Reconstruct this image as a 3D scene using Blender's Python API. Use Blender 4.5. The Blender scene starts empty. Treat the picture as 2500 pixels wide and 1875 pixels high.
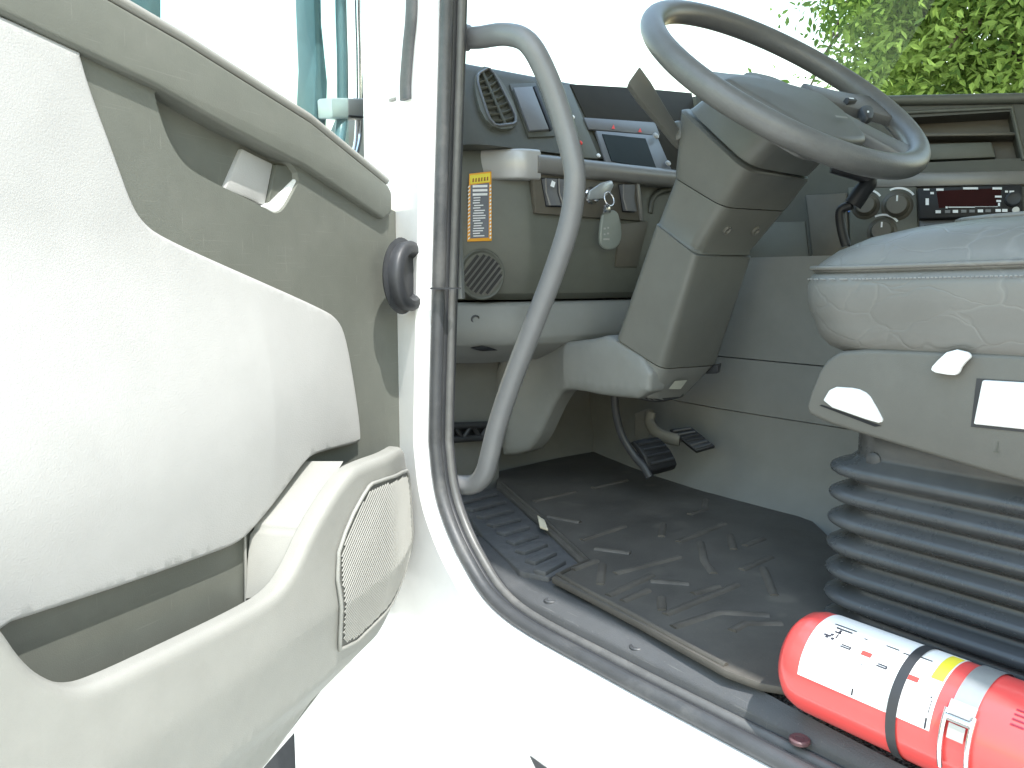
import bpy, bmesh, math, random
from mathutils import Vector, Matrix
random.seed(7)
R = math.radians

# ------------------------------------------------------------------ camera, sky, sun, exposure
scene = bpy.context.scene
FPX = 2000.0                                    # focal length in pixels of the 2500 px wide photograph
CAM = Vector((-.656, 0.0, .43)); HEAD = R(37); PITCH = R(7.32)
cam_d = bpy.data.cameras.new('camera'); cam = bpy.data.objects.new('camera', cam_d)
scene.collection.objects.link(cam); scene.camera = cam
cam.location = CAM; cam.rotation_euler = (R(90) - PITCH, 0, -HEAD)
cam_d.sensor_width = 36; cam_d.lens = 36 * FPX / 2500; cam_d.clip_start = .02; cam_d.clip_end = 1000

SUN_EL = R(63); SUN_DIR = Vector((-.16, -1.0, 0)).normalized() * math.cos(SUN_EL) + Vector((0, 0, math.sin(SUN_EL)))
world = bpy.data.worlds.new('World'); scene.world = world; world.use_nodes = True
wn = world.node_tree; wn.nodes.clear()
sky = wn.nodes.new('ShaderNodeTexSky'); sky.sky_type = 'NISHITA'; sky.sun_disc = False
sky.sun_elevation = SUN_EL; sky.sun_rotation = math.atan2(SUN_DIR.x, SUN_DIR.y)
sky.air_density = 2.3; sky.dust_density = 1.0; sky.ozone_density = 0.0
bg = wn.nodes.new('ShaderNodeBackground'); bg.inputs[1].default_value = .15
wo = wn.nodes.new('ShaderNodeOutputWorld')
wn.links.new(sky.outputs[0], bg.inputs[0]); wn.links.new(bg.outputs[0], wo.inputs[0])
sun_d = bpy.data.lights.new('sun', 'SUN'); sun_d.energy = 2.2; sun_d.angle = R(.5); sun_d.color = (1, .975, .93)
sun = bpy.data.objects.new('sun', sun_d); scene.collection.objects.link(sun)
sun.rotation_euler = SUN_DIR.to_track_quat('Z', 'Y').to_euler()
scene.view_settings.view_transform = 'Standard'; scene.view_settings.look = 'None'
scene.view_settings.gamma = 1; scene.view_settings.use_curve_mapping = False
scene.view_settings.exposure = 1.82

# ------------------------------------------------------------------ helpers
FW = Vector((math.sin(HEAD) * math.cos(PITCH), math.cos(HEAD) * math.cos(PITCH), -math.sin(PITCH)))
RT = Vector((math.cos(HEAD), -math.sin(HEAD), 0)); UP = RT.cross(FW)
def V(px, py, X=None, Y=None, Z=None, pl=None, D=None):
    """point of a measured plane of the cab that the photograph shows at px, py"""
    r = FW + RT * ((px - 1250) / FPX) + UP * ((937.5 - py) / FPX)
    if X is not None: t = (X - CAM.x) / r.x
    elif Y is not None: t = (Y - CAM.y) / r.y
    elif Z is not None: t = (Z - CAM.z) / r.z
    elif D is not None: t = D
    else: t = (pl[0] - CAM).dot(pl[1]) / r.dot(pl[1])
    return CAM + r * t

col = scene.collection
def world_of(p): return p.matrix_basis if p.parent is None else world_of(p.parent) @ p.matrix_parent_inverse @ p.matrix_basis
def link(o, parent=None):
    col.objects.link(o)
    if parent is not None:
        o.parent = parent
        o.matrix_parent_inverse = world_of(parent).inverted()
    return o
def tag(o, label=None, cat=None, group=None, kind=None):
    if label: o['label'] = label
    if cat: o['category'] = cat
    if group: o['group'] = group
    if kind: o['kind'] = kind
    return o
def thing(name, loc, label, cat, group=None, rot=0):
    o = bpy.data.objects.new(name, None); o.location = loc; o.rotation_euler = (0, 0, rot); o.empty_display_size = .1
    col.objects.link(o); return tag(o, label, cat, group)

def finish(name, bm, mat, parent=None, smooth=38, bevel=None, seg=2, bang=30):
    bmesh.ops.remove_doubles(bm, verts=bm.verts, dist=1e-6)
    bmesh.ops.recalc_face_normals(bm, faces=bm.faces)
    if bevel:
        es = [e for e in bm.edges if len(e.link_faces) == 2 and e.calc_face_angle(0) > R(bang)]
        if es: bmesh.ops.bevel(bm, geom=es, offset=bevel, segments=seg, profile=.5, affect='EDGES', clamp_overlap=True)
    me = bpy.data.meshes.new(name); bm.to_mesh(me); bm.free()
    if smooth:
        me.shade_smooth(); me.set_sharp_from_angle(angle=R(smooth))
    if mat: me.materials.append(mat)
    o = bpy.data.objects.new(name, me); link(o, parent)
    return o

def add_prism(bm, pts, d):
    a = [bm.verts.new(p) for p in pts]; b = [bm.verts.new(Vector(p) + Vector(d)) for p in pts]
    n = len(a); bm.faces.new(a); bm.faces.new(b[::-1])
    for i in range(n): bm.faces.new((a[i], b[i], b[(i + 1) % n], a[(i + 1) % n]))
def prism(name, pts, d, mat, parent=None, bevel=None, seg=2, smooth=38):
    bm = bmesh.new(); add_prism(bm, pts, d); return finish(name, bm, mat, parent, smooth, bevel, seg)
def add_box(bm, c, s, M=None):
    M = M or Matrix.Identity(3)
    vs = []
    for z in (-1, 1):
        for y in (-1, 1):
            for x in (-1, 1): vs.append(bm.verts.new(Vector(c) + M @ Vector((x * s[0] / 2, y * s[1] / 2, z * s[2] / 2))))
    for f in ((0, 1, 3, 2), (4, 6, 7, 5), (0, 4, 5, 1), (2, 3, 7, 6), (0, 2, 6, 4), (1, 5, 7, 3)): bm.faces.new([vs[i] for i in f])
def box(name, c, s, mat, parent=None, bevel=None, M=None, seg=2):
    bm = bmesh.new(); add_box(bm, c, s, M); return finish(name, bm, mat, parent, 38, bevel, seg)
def catmull(pts, n=8, closed=False):
    pts = [Vector(p) for p in pts]; m = len(pts); out = []
    for i in range(m if closed else m - 1):
        if closed: p0, p1, p2, p3 = pts[(i - 1) % m], pts[i], pts[(i + 1) % m], pts[(i + 2) % m]
        else: p0, p1, p2, p3 = pts[max(i - 1, 0)], pts[i], pts[i + 1], pts[min(i + 2, m - 1)]
        for k in range(n):
            t = k / n
            out.append(.5 * ((2 * p1) + (p2 - p0) * t + (2 * p0 - 5 * p1 + 4 * p2 - p3) * t * t + (3 * p1 - p0 - 3 * p2 + p3) * t ** 3))
    if not closed: out.append(pts[-1])
    return out
def chaikin(pts, k=2, closed=True, q=.25):
    for _ in range(k):
        n = len(pts); o = []
        for i in range(n if closed else n - 1):
            a, b = Vector(pts[i]), Vector(pts[(i + 1) % n]); o += [a.lerp(b, q), a.lerp(b, 1 - q)]
        pts = o if closed else [Vector(pts[0])] + o + [Vector(pts[-1])]
    return pts
def add_tube(bm, path, r, res=12, closed=False, caps=True, up=None, flat=1.0):
    path = [Vector(p) for p in path]; n = len(path); rings = []
    rr = r if isinstance(r, (list, tuple)) else [r] * n
    t0 = (path[1] - path[0]).normalized()
    ref = Vector(up) if up else (Vector((0, 0, 1)) if abs(t0.z) < .9 else Vector((1, 0, 0)))
    nrm = (ref - t0 * ref.dot(t0)).normalized()
    for i in range(n):
        if closed: t = (path[(i + 1) % n] - path[i - 1]).normalized()
        else: t = (path[min(i + 1, n - 1)] - path[max(i - 1, 0)]).normalized()
        if up: nrm = Vector(up)
        nrm = (nrm - t * nrm.dot(t)).normalized(); b = t.cross(nrm)
        rings.append([bm.verts.new(path[i] + (nrm * math.cos(a) * flat + b * math.sin(a)) * rr[i]) for a in [2 * math.pi * k / res for k in range(res)]])
    for i in range(n if closed else n - 1):
        A, B = rings[i], rings[(i + 1) % n]
        for k in range(res): bm.faces.new((A[k], A[(k + 1) % res], B[(k + 1) % res], B[k]))
    if caps and not closed: bm.faces.new(rings[0][::-1]); bm.faces.new(rings[-1])
def tube(name, path, r, mat, parent=None, res=12, closed=False, up=None, flat=1.0):
    bm = bmesh.new(); add_tube(bm, path, r, res, closed, True, up, flat); return finish(name, bm, mat, parent, 60)
def add_loft(bm, rings, cap0=True, cap1=True, closed=True):
    rv = [[bm.verts.new(p) for p in r] for r in rings]; n = len(rings[0])
    for A, B in zip(rv, rv[1:]):
        for k in range(n if closed else n - 1): bm.faces.new((A[k], A[(k + 1) % n], B[(k + 1) % n], B[k]))
    if cap0: bm.faces.new(rv[0][::-1])
    if cap1: bm.faces.new(rv[-1])
def loft(name, rings, mat, parent=None, cap0=True, cap1=True, smooth=50, closed=True, bevel=None, seg=2):
    bm = bmesh.new(); add_loft(bm, rings, cap0, cap1, closed); return finish(name, bm, mat, parent, smooth, bevel, seg)
def disc_rings(c, axis, prof, res=24):
    """rings of a turned shape: prof = [(distance along axis, radius)]"""
    ax = Vector(axis).normalized(); ref = Vector((0, 0, 1)) if abs(ax.z) < .9 else Vector((1, 0, 0))
    a = (ref - ax * ref.dot(ax)).normalized(); b = ax.cross(a)
    return [[Vector(c) + ax * h + (a * math.cos(2 * math.pi * k / res) + b * math.sin(2 * math.pi * k / res)) * max(r, 1e-4) for k in range(res)] for h, r in prof]
def lathe(name, c, axis, prof, mat, parent=None, res=24, smooth=40):
    return loft(name, disc_rings(c, axis, prof, res), mat, parent, True, True, smooth)
def rrect(x0, x1, y0, y1, r, n=6):
    o = []
    for cx, cy, a0 in ((x1 - r, y1 - r, 0), (x0 + r, y1 - r, 90), (x0 + r, y0 + r, 180), (x1 - r, y0 + r, 270)):
        for k in range(n + 1): a = R(a0 + 90 * k / n); o.append((cx + r * math.cos(a), cy + r * math.sin(a)))
    return o
def seg_dist(p, poly):
    d = 1e9; n = len(poly)
    for i in range(n):
        a, b = poly[i], poly[(i + 1) % n]; ax, ay = b[0] - a[0], b[1] - a[1]; L = ax * ax + ay * ay or 1e-12
        t = max(0, min(1, ((p[0] - a[0]) * ax + (p[1] - a[1]) * ay) / L))
        d = min(d, math.hypot(p[0] - a[0] - ax * t, p[1] - a[1] - ay * t))
    return d
def resample(poly, step):
    o = []; n = len(poly)
    for i in range(n):
        a, b = Vector((poly[i][0], poly[i][1])), Vector((poly[(i + 1) % n][0], poly[(i + 1) % n][1])); k = max(1, int((b - a).length / step))
        for j in range(k): o.append(a.lerp(b, j / k))
    return o
def inset2(poly, d):
    n = len(poly); o = []; area = sum(poly[i].x * poly[(i + 1) % n].y - poly[(i + 1) % n].x * poly[i].y for i in range(n)); sg = 1 if area > 0 else -1
    for i in range(n):
        t = (poly[(i + 1) % n] - poly[i - 1]).normalized(); o.append(poly[i] + Vector((-t.y, t.x)) * d * sg)
    return o
def pillow(name, poly, frame, hf, mat, parent=None, rings=(.0015, .0035, .0065, .010), step=.03, skirt=.02, smooth=60, res=.006):
    """a padded or moulded panel: outline in 2D, height hf(a, b, distance to outline) over frame (o, ea, eb, en)"""
    o, ea, eb, en = frame; bm = bmesh.new(); base = resample(chaikin([Vector((p[0], p[1])) for p in poly], 1), res)
    loops = [base] + [inset2(base, d) for d in rings]; dist = [0] + list(rings); n = len(base)
    key = bm.verts.layers.float.new('d')
    rv = []
    for lp, d in zip(loops, dist):
        r = []
        for p in lp:
            v = bm.verts.new((p.x, p.y, 0)); v[key] = d; r.append(v)
        rv.append(r)
    for A, B in zip(rv, rv[1:]):
        for k in range(n): bm.faces.new((A[k], A[(k + 1) % n], B[(k + 1) % n], B[k]))
    inn = bmesh.new(); iv = [inn.verts.new((p.x, p.y, 0)) for p in loops[-1]]; f = inn.faces.new(iv)
    bmesh.ops.triangulate(inn, faces=[f])
    xs = [p.x for p in base]; ys = [p.y for p in base]
    for ax, lo, hi in ((0, min(xs), max(xs)), (1, min(ys), max(ys))):
        k = lo + step
        while k < hi:
            bmesh.ops.bisect_plane(inn, geom=inn.faces[:] + inn.edges[:] + inn.verts[:], plane_co=(k, 0, 0) if ax == 0 else (0, k, 0), plane_no=(1, 0, 0) if ax == 0 else (0, 1, 0), dist=1e-5); k += step
    bmesh.ops.triangulate(inn, faces=inn.faces[:])
    bmesh.ops.beautify_fill(inn, faces=inn.faces[:], edges=[e for e in inn.edges if len(e.link_faces) == 2])
    mp = {}
    for v in inn.verts:
        w = bm.verts.new(v.co); w[key] = max(dist[-1], seg_dist(v.co, base)); mp[v] = w
    for f in inn.faces: bm.faces.new([mp[v] for v in f.verts])
    inn.free()
    if skirt:
        low = [bm.verts.new((v.co.x, v.co.y, -1)) for v in rv[0]]
        for k in range(n): bm.faces.new((rv[0][k], low[k], low[(k + 1) % n], rv[0][(k + 1) % n]))
    for v in bm.verts:
        lowv = v.co.z < -.5; a, b = v.co.x, v.co.y; h = hf(a, b, 0 if lowv else v[key]) - (skirt if lowv else 0)
        v.co = o + ea * a + eb * b + en * h
    bmesh.ops.remove_doubles(bm, verts=bm.verts, dist=1.5e-4)
    return finish(name, bm, mat, parent, smooth)
def rnd(d, r, h):                                  # quarter-round edge profile
    t = min(1, d / r); return h * math.sqrt(max(0, 1 - (1 - t) ** 2))
def holed(name, outer, holes, d, mat, parent=None, inner_wall=True, smooth=30):
    """flat sheet with openings, d = thickness vector; wall of each opening goes back by d too"""
    bm = bmesh.new(); es = []
    loops = []
    for lp in [outer] + holes:
        vs = [bm.verts.new(p) for p in lp]; loops.append(vs)
        for i in range(len(vs)): es.append(bm.edges.new((vs[i], vs[(i + 1) % len(vs)])))
    bmesh.ops.triangle_fill(bm, edges=es, use_beauty=True, use_dissolve=False)
    r = bmesh.ops.extrude_edge_only(bm, edges=es)
    for v in [g for g in r['geom'] if isinstance(g, bmesh.types.BMVert)]: v.co += Vector(d)
    return finish(name, bm, mat, parent, smooth)
def add_quad(bm, pts): bm.faces.new([bm.verts.new(p) for p in pts])
def prints(name, polys, mat, parent):
    bm = bmesh.new()
    for p in polys: add_quad(bm, p)
    o = finish(name, bm, mat, parent, 0)
    if len(polys) > 1: o['kind'] = 'stuff'
    return o

# ------------------------------------------------------------------ materials
def mat(name, colr, rough=.5, metal=0.0, vary=.12, vs=30.0, grain=0.0, gs=900.0, spec=.5, dust=0.0, dustcol=(.5, .48, .44), coat=0.0):
    m = bpy.data.materials.new(name); m.use_nodes = True; nt = m.node_tree; b = nt.nodes['Principled BSDF']
    b.inputs['Roughness'].default_value = rough; b.inputs['Metallic'].default_value = metal
    b.inputs['Specular IOR Level'].default_value = spec; b.inputs['Coat Weight'].default_value = coat
    tc = nt.nodes.new('ShaderNodeTexCoord')
    n = nt.nodes.new('ShaderNodeTexNoise'); n.inputs['Scale'].default_value = vs; n.inputs['Detail'].default_value = 6; n.inputs['Roughness'].default_value = .65
    nt.links.new(tc.outputs['Object'], n.inputs['Vector'])
    mx = nt.nodes.new('ShaderNodeMix'); mx.data_type = 'RGBA'
    mx.inputs[6].default_value = tuple(c * (1 - vary) for c in colr) + (1,); mx.inputs[7].default_value = tuple(min(1, c * (1 + vary)) for c in colr) + (1,)
    rmp = nt.nodes.new('ShaderNodeMapRange'); rmp.inputs[1].default_value = .3; rmp.inputs[2].default_value = .7
    nt.links.new(n.outputs[0], rmp.inputs[0]); nt.links.new(rmp.outputs[0], mx.inputs[0]); out = mx.outputs[2]
    if dust:
        n2 = nt.nodes.new('ShaderNodeTexNoise'); n2.inputs['Scale'].default_value = vs * .35; n2.inputs['Detail'].default_value = 9; n2.inputs['Roughness'].default_value = .75
        nt.links.new(tc.outputs['Object'], n2.inputs['Vector'])
        r2 = nt.nodes.new('ShaderNodeMapRange'); r2.inputs[1].default_value = .52; r2.inputs[2].default_value = .8; r2.inputs[4].default_value = dust
        nt.links.new(n2.outputs[0], r2.inputs[0])
        m2 = nt.nodes.new('ShaderNodeMix'); m2.data_type = 'RGBA'; m2.inputs[7].default_value = dustcol + (1,)
        nt.links.new(r2.outputs[0], m2.inputs[0]); nt.links.new(out, m2.inputs[6]); out = m2.outputs[2]
        rr = nt.nodes.new('ShaderNodeMath'); rr.operation = 'MULTIPLY_ADD'; rr.inputs[1].default_value = .5; rr.inputs[2].default_value = rough
        nt.links.new(r2.outputs[0], rr.inputs[0]); nt.links.new(rr.outputs[0], b.inputs['Roughness'])
    nt.links.new(out, b.inputs['Base Color'])
    if grain:
        g = nt.nodes.new('ShaderNodeTexNoise'); g.inputs['Scale'].default_value = gs; g.inputs['Detail'].default_value = 2
        nt.links.new(tc.outputs['Object'], g.inputs['Vector'])
        bp = nt.nodes.new('ShaderNodeBump'); bp.inputs['Strength'].default_value = grain; bp.inputs['Distance'].default_value = .001
        nt.links.new(g.outputs[0], bp.inputs['Height']); nt.links.new(bp.outputs[0], b.inputs['Normal'])
    return m
def glass(name, tint, refl=.06):
    m = bpy.data.materials.new(name); m.use_nodes = True; nt = m.node_tree; nt.nodes.clear()
    t = nt.nodes.new('ShaderNodeBsdfTransparent'); t.inputs[0].default_value = tint + (1,)
    g = nt.nodes.new('ShaderNodeBsdfGlossy'); g.inputs['Roughness'].default_value = .02
    lf = nt.nodes.new('ShaderNodeLayerWeight'); lf.inputs[0].default_value = .5
    pw = nt.nodes.new('ShaderNodeMath'); pw.operation = 'POWER'; pw.inputs[1].default_value = 5; nt.links.new(lf.outputs['Facing'], pw.inputs[0])
    lw = nt.nodes.new('ShaderNodeMath'); lw.operation = 'MULTIPLY_ADD'; lw.inputs[1].default_value = .6; lw.inputs[2].default_value = .012; nt.links.new(pw.outputs[0], lw.inputs[0])
    mx = nt.nodes.new('ShaderNodeMixShader'); o = nt.nodes.new('ShaderNodeOutputMaterial')
    nt.links.new(lw.outputs[0], mx.inputs[0]); nt.links.new(t.outputs[0], mx.inputs[1]); nt.links.new(g.outputs[0], mx.inputs[2]); nt.links.new(mx.outputs[0], o.inputs[0])
    return m
M = {}
M['paint'] = mat('white_paint', (.78, .78, .77), .3, vary=.03, coat=.4, dust=.10, dustcol=(.6, .58, .54))
M['door_plastic'] = mat('door_plastic', (.122, .128, .110), .5, vary=.06, vs=25, grain=.25, dust=.18, dustcol=(.24, .235, .21))
M['door_pad'] = mat('door_pad', (.37, .37, .36), .6, vary=.04, vs=14, grain=.3, gs=600, dust=.10)
M['door_pocket'] = mat('door_pocket', (.25, .25, .23), .5, vary=.05, vs=16, grain=.25, dust=.12)
M['dash'] = mat('dash_plastic', (.097, .102, .086), .45, vary=.08, vs=25, grain=.25, dust=.15, dustcol=(.22, .21, .18))
M['dash_up'] = mat('dash_upper', (.060, .062, .050), .45, vary=.08, vs=25, grain=.25, dust=.12, dustcol=(.14, .13, .11))
M['cluster'] = mat('cluster_black', (.028, .025, .018), .6, vary=.1, spec=.12)
M['dash_dark'] = mat('dash_dark', (.055, .057, .046), .45, vary=.1, vs=25, grain=.25, dust=.12, dustcol=(.12, .11, .09))
M['dash_brown'] = mat('dash_brown', (.095, .087, .07), .45, vary=.1, vs=25, grain=.2, dust=.15, dustcol=(.2, .18, .15))
M['band'] = mat('trim_band', (.19, .185, .175), .32, metal=.15, vary=.05, vs=30, dust=.1)
M['bezel'] = mat('bezel_grey', (.13, .135, .145), .35, vary=.08)
M['grey'] = mat('light_grey_plastic', (.195, .20, .19), .5, vary=.06, vs=14, grain=.2, dust=.16, dustcol=(.32, .31, .28))
M['column'] = mat('column_plastic', (.128, .130, .117), .42, vary=.06, vs=20, grain=.25, dust=.10, dustcol=(.25, .24, .21))
M['wheel'] = mat('wheel_leather', (.118, .119, .117), .36, vary=.1, vs=30, grain=.4, gs=500, dust=.2, dustcol=(.27, .26, .24))
M['rubber'] = mat('seal_rubber', (.055, .058, .062), .45, vary=.2, vs=18, grain=.2, dust=.5, dustcol=(.2, .195, .18))
M['rubber_dark'] = mat('dark_rubber', (.03, .032, .036), .5, vary=.2, vs=20, dust=.3, dustcol=(.1, .095, .085))
M['bellows'] = mat('bellows_rubber', (.068, .073, .078), .27, vary=.1, vs=10, dust=.3, dustcol=(.2, .2, .19))
M['handle'] = mat('handle_paint', (.165, .167, .170), .35, vary=.05, vs=30, grain=.15, gs=400, dust=.1)
M['leather'] = mat('seat_leather', (.165, .163, .152), .38, vary=.06, vs=10, dust=.12, dustcol=(.30, .29, .27))
M['seat_plastic'] = mat('seat_plastic', (.125, .123, .110), .5, vary=.06, vs=14, grain=.25, dust=.25, dustcol=(.25, .24, .21))
M['white_plastic'] = mat('white_plastic', (.82, .83, .82), .4, vary=.02)
M['mat'] = mat('mat_rubber', (.074, .069, .061), .55, vary=.25, vs=9, grain=.3, gs=300, dust=.55, dustcol=(.16, .14, .11))
M['ridge'] = mat('mat_ridge', (.085, .077, .066), .55, vary=.3, vs=20, dust=.6, dustcol=(.22, .2, .17))
M['sill'] = mat('sill_plastic', (.070, .073, .077), .55, vary=.1, vs=20, grain=.5, gs=700, dust=.3, dustcol=(.14, .135, .125))
M['pad'] = mat('step_pad', (.072, .075, .079), .6, vary=.2, vs=60, grain=.5, gs=500, dust=.4, dustcol=(.17, .16, .15))
M['red'] = mat('extinguisher_red', (.76, .085, .08), .28, vary=.05, vs=8, coat=.4)
M['label'] = mat('label_white', (.85, .85, .84), .4, vary=.02)
M['black'] = mat('black_plastic', (.018, .019, .022), .45, vary=.1, spec=.3)
M['display'] = mat('display_glass', (.012, .018, .018), .3, vary=.1, spec=.12)
M['redglass'] = mat('radio_display', (.03, .004, .004), .4, vary=.3, vs=8, spec=.06)
M['chrome'] = mat('chrome', (.75, .75, .76), .18, metal=1, vary=.04)
M['steel'] = mat('strap_steel', (.42, .44, .45), .35, metal=.6, vary=.08)
M['orange'] = mat('sticker_orange', (.80, .36, .02), .5, vary=.05)
M['yellow'] = mat('sticker_yellow', (.80, .68, .05), .5, vary=.05)
M['ink'] = mat('ink_black', (.03, .03, .04), .5, vary=.1)
M['ink_blue'] = mat('ink_blue', (.10, .25, .75), .5)
M['ink_white'] = mat('ink_white', (.80, .82, .84), .5)
M['ink_red'] = mat('ink_red', (.75, .06, .05), .5)
M['sticker_dark'] = mat('sticker_dark', (.13, .14, .17), .5, vary=.15)
M['tag'] = mat('key_tag', (.20, .22, .20), .35, vary=.08)
M['silver'] = mat('end_cap_silver', (.42, .42, .41), .34, metal=.25, vary=.04)
M['bark'] = mat('bark', (.10, .075, .05), .9, vary=.4, vs=8)
M['mirror_back'] = mat('mirror_back', (.075, .125, .14), .35, vary=.1)
M['tyre'] = mat('tyre', (.02, .021, .025), .7, vary=.2)
M['glass'] = glass('door_glass', (.86, .97, .96))
M['windshield'] = glass('windshield_glass', (.93, .97, .96))
M['headliner'] = mat('headliner', (.5, .5, .47), .8, vary=.05)
# carpet: speckled
def carpet():
    m = mat('speckled_carpet', (.16, .16, .15), .85, vary=.2, vs=20); nt = m.node_tree; b = nt.nodes['Principled BSDF']
    tc = nt.nodes.new('ShaderNodeTexCoord'); v = nt.nodes.new('ShaderNodeTexNoise'); v.inputs['Scale'].default_value = 330; v.inputs['Detail'].default_value = 1
    r = nt.nodes.new('ShaderNodeValToRGB'); r.color_ramp.elements[0].position = .42; r.color_ramp.elements[0].color = (.045, .045, .045, 1)
    r.color_ramp.elements[1].position = .6; r.color_ramp.elements[1].color = (.27, .26, .24, 1)
    nt.links.new(tc.outputs['Object'], v.inputs['Vector']); nt.links.new(v.outputs[0], r.inputs[0]); nt.links.new(r.outputs[0], b.inputs['Base Color'])
    bp = nt.nodes.new('ShaderNodeBump'); bp.inputs['Strength'].default_value = .6; bp.inputs['Distance'].default_value = .002
    nt.links.new(v.outputs[0], bp.inputs['Height']); nt.links.new(bp.outputs[0], b.inputs['Normal'])
    return m
M['carpet'] = carpet()
# leather gets creases
def creases(m, strength=.22):
    nt = m.node_tree; b = nt.nodes['Principled BSDF']; tc = nt.nodes.new('ShaderNodeTexCoord')
    w = nt.nodes.new('ShaderNodeTexNoise'); w.inputs['Scale'].default_value = 9; w.inputs['Detail'].default_value = 3
    ad = nt.nodes.new('ShaderNodeVectorMath'); ad.operation = 'MULTIPLY_ADD'; ad.inputs[1].default_value = (.09, .09, .09)
    nt.links.new(tc.outputs['Object'], w.inputs['Vector']); nt.links.new(w.outputs['Color'], ad.inputs[0]); nt.links.new(tc.outputs['Object'], ad.inputs[2])
    v = nt.nodes.new('ShaderNodeTexVoronoi'); v.feature = 'DISTANCE_TO_EDGE'; v.inputs['Scale'].default_value = 24
    mp = nt.nodes.new('ShaderNodeMapping'); mp.inputs['Scale'].default_value = (1, .55, 1.3)
    nt.links.new(ad.outputs[0], mp.inputs[0]); nt.links.new(mp.outputs[0], v.inputs['Vector'])
    r = nt.nodes.new('ShaderNodeMapRange'); r.inputs[2].default_value = .05
    nt.links.new(v.outputs['Distance'], r.inputs[0])
    n = nt.nodes.new('ShaderNodeTexNoise'); n.inputs['Scale'].default_value = 260; nt.links.new(tc.outputs['Object'], n.inputs['Vector'])
    s = nt.nodes.new('ShaderNodeMath'); s.operation = 'MULTIPLY_ADD'; s.inputs[1].default_value = .35
    nt.links.new(n.outputs[0], s.inputs[0]); nt.links.new(r.outputs[0], s.inputs[2])
    old = b.inputs['Base Color'].links[0].from_socket
    cm = nt.nodes.new('ShaderNodeMix'); cm.data_type = 'RGBA'; cm.inputs[7].default_value = (.36, .355, .335, 1)
    iv = nt.nodes.new('ShaderNodeMapRange'); iv.inputs[1].default_value = 0; iv.inputs[2].default_value = .035; iv.inputs[3].default_value = .14; iv.inputs[4].default_value = 0
    nz = nt.nodes.new('ShaderNodeTexNoise'); nz.inputs['Scale'].default_value = 7; nt.links.new(tc.outputs['Object'], nz.inputs['Vector'])
    nr = nt.nodes.new('ShaderNodeMapRange'); nr.inputs[1].default_value = .45; nr.inputs[2].default_value = .65; nt.links.new(nz.outputs[0], nr.inputs[0])
    ml = nt.nodes.new('ShaderNodeMath'); ml.operation = 'MULTIPLY'; nt.links.new(v.outputs['Distance'], iv.inputs[0]); nt.links.new(iv.outputs[0], ml.inputs[0]); nt.links.new(nr.outputs[0], ml.inputs[1])
    nt.links.new(ml.outputs[0], cm.inputs[0]); nt.links.new(old, cm.inputs[6]); nt.links.new(cm.outputs[2], b.inputs['Base Color'])
    bp = nt.nodes.new('ShaderNodeBump'); bp.inputs['Strength'].default_value = strength; bp.inputs['Distance'].default_value = .0018
    nt.links.new(s.outputs[0], bp.inputs['Height']); nt.links.new(bp.outputs[0], b.inputs['Normal'])
creases(M['leather'])
def scratches(m, colr, amt=.5):
    nt = m.node_tree; b = nt.nodes['Principled BSDF']; tc = nt.nodes.new('ShaderNodeTexCoord'); old = b.inputs['Base Color'].links[0].from_socket; fac = None
    for rot, sc in ((.6, (3, 3, 160)), (-.9, (4, 4, 190)), (1.3, (90, 90, 6))):
        mp = nt.nodes.new('ShaderNodeMapping'); mp.inputs['Rotation'].default_value = (rot, rot * .6, 0); mp.inputs['Scale'].default_value = sc
        n = nt.nodes.new('ShaderNodeTexNoise'); n.inputs['Scale'].default_value = 4; n.inputs['Detail'].default_value = 1
        r = nt.nodes.new('ShaderNodeMapRange'); r.inputs[1].default_value = .71; r.inputs[2].default_value = .78; r.inputs[4].default_value = amt
        nt.links.new(tc.outputs['Object'], mp.inputs[0]); nt.links.new(mp.outputs[0], n.inputs['Vector']); nt.links.new(n.outputs[0], r.inputs[0])
        if fac is None: fac = r.outputs[0]
        else:
            mx = nt.nodes.new('ShaderNodeMath'); mx.operation = 'MAXIMUM'; nt.links.new(fac, mx.inputs[0]); nt.links.new(r.outputs[0], mx.inputs[1]); fac = mx.outputs[0]
    cm = nt.nodes.new('ShaderNodeMix'); cm.data_type = 'RGBA'; cm.inputs[7].default_value = colr + (1,)
    nt.links.new(fac, cm.inputs[0]); nt.links.new(old, cm.inputs[6]); nt.links.new(cm.outputs[2], b.inputs['Base Color'])
scratches(M['door_plastic'], (.22, .22, .20), .3); scratches(M['mat'], (.16, .145, .12), .4); scratches(M['sill'], (.16, .16, .15), .4)
# leaves: thin, let light through
def leafmat(name, c, tr):
    m = bpy.data.materials.new(name); m.use_nodes = True; nt = m.node_tree; nt.nodes.clear()
    tc = nt.nodes.new('ShaderNodeTexCoord'); n = nt.nodes.new('ShaderNodeTexNoise'); n.inputs['Scale'].default_value = 3; n.inputs['Detail'].default_value = 4
    nt.links.new(tc.outputs['Object'], n.inputs['Vector'])
    mx = nt.nodes.new('ShaderNodeMix'); mx.data_type = 'RGBA'; mx.inputs[6].default_value = tuple(x * .6 for x in c) + (1,); mx.inputs[7].default_value = tuple(x * 1.5 for x in c) + (1,)
    nt.links.new(n.outputs[0], mx.inputs[0])
    d = nt.nodes.new('ShaderNodeBsdfDiffuse'); t = nt.nodes.new('ShaderNodeBsdfTranslucent'); t.inputs[0].default_value = tr + (1,)
    nt.links.new(mx.outputs[2], d.inputs[0]); s = nt.nodes.new('ShaderNodeMixShader'); s.inputs[0].default_value = .48
    o = nt.nodes.new('ShaderNodeOutputMaterial'); nt.links.new(d.outputs[0], s.inputs[1]); nt.links.new(t.outputs[0], s.inputs[2]); nt.links.new(s.outputs[0], o.inputs[0])
    return m
M['leaf'] = leafmat('leaf', (.15, .21, .065), (.34, .50, .10))
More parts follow.
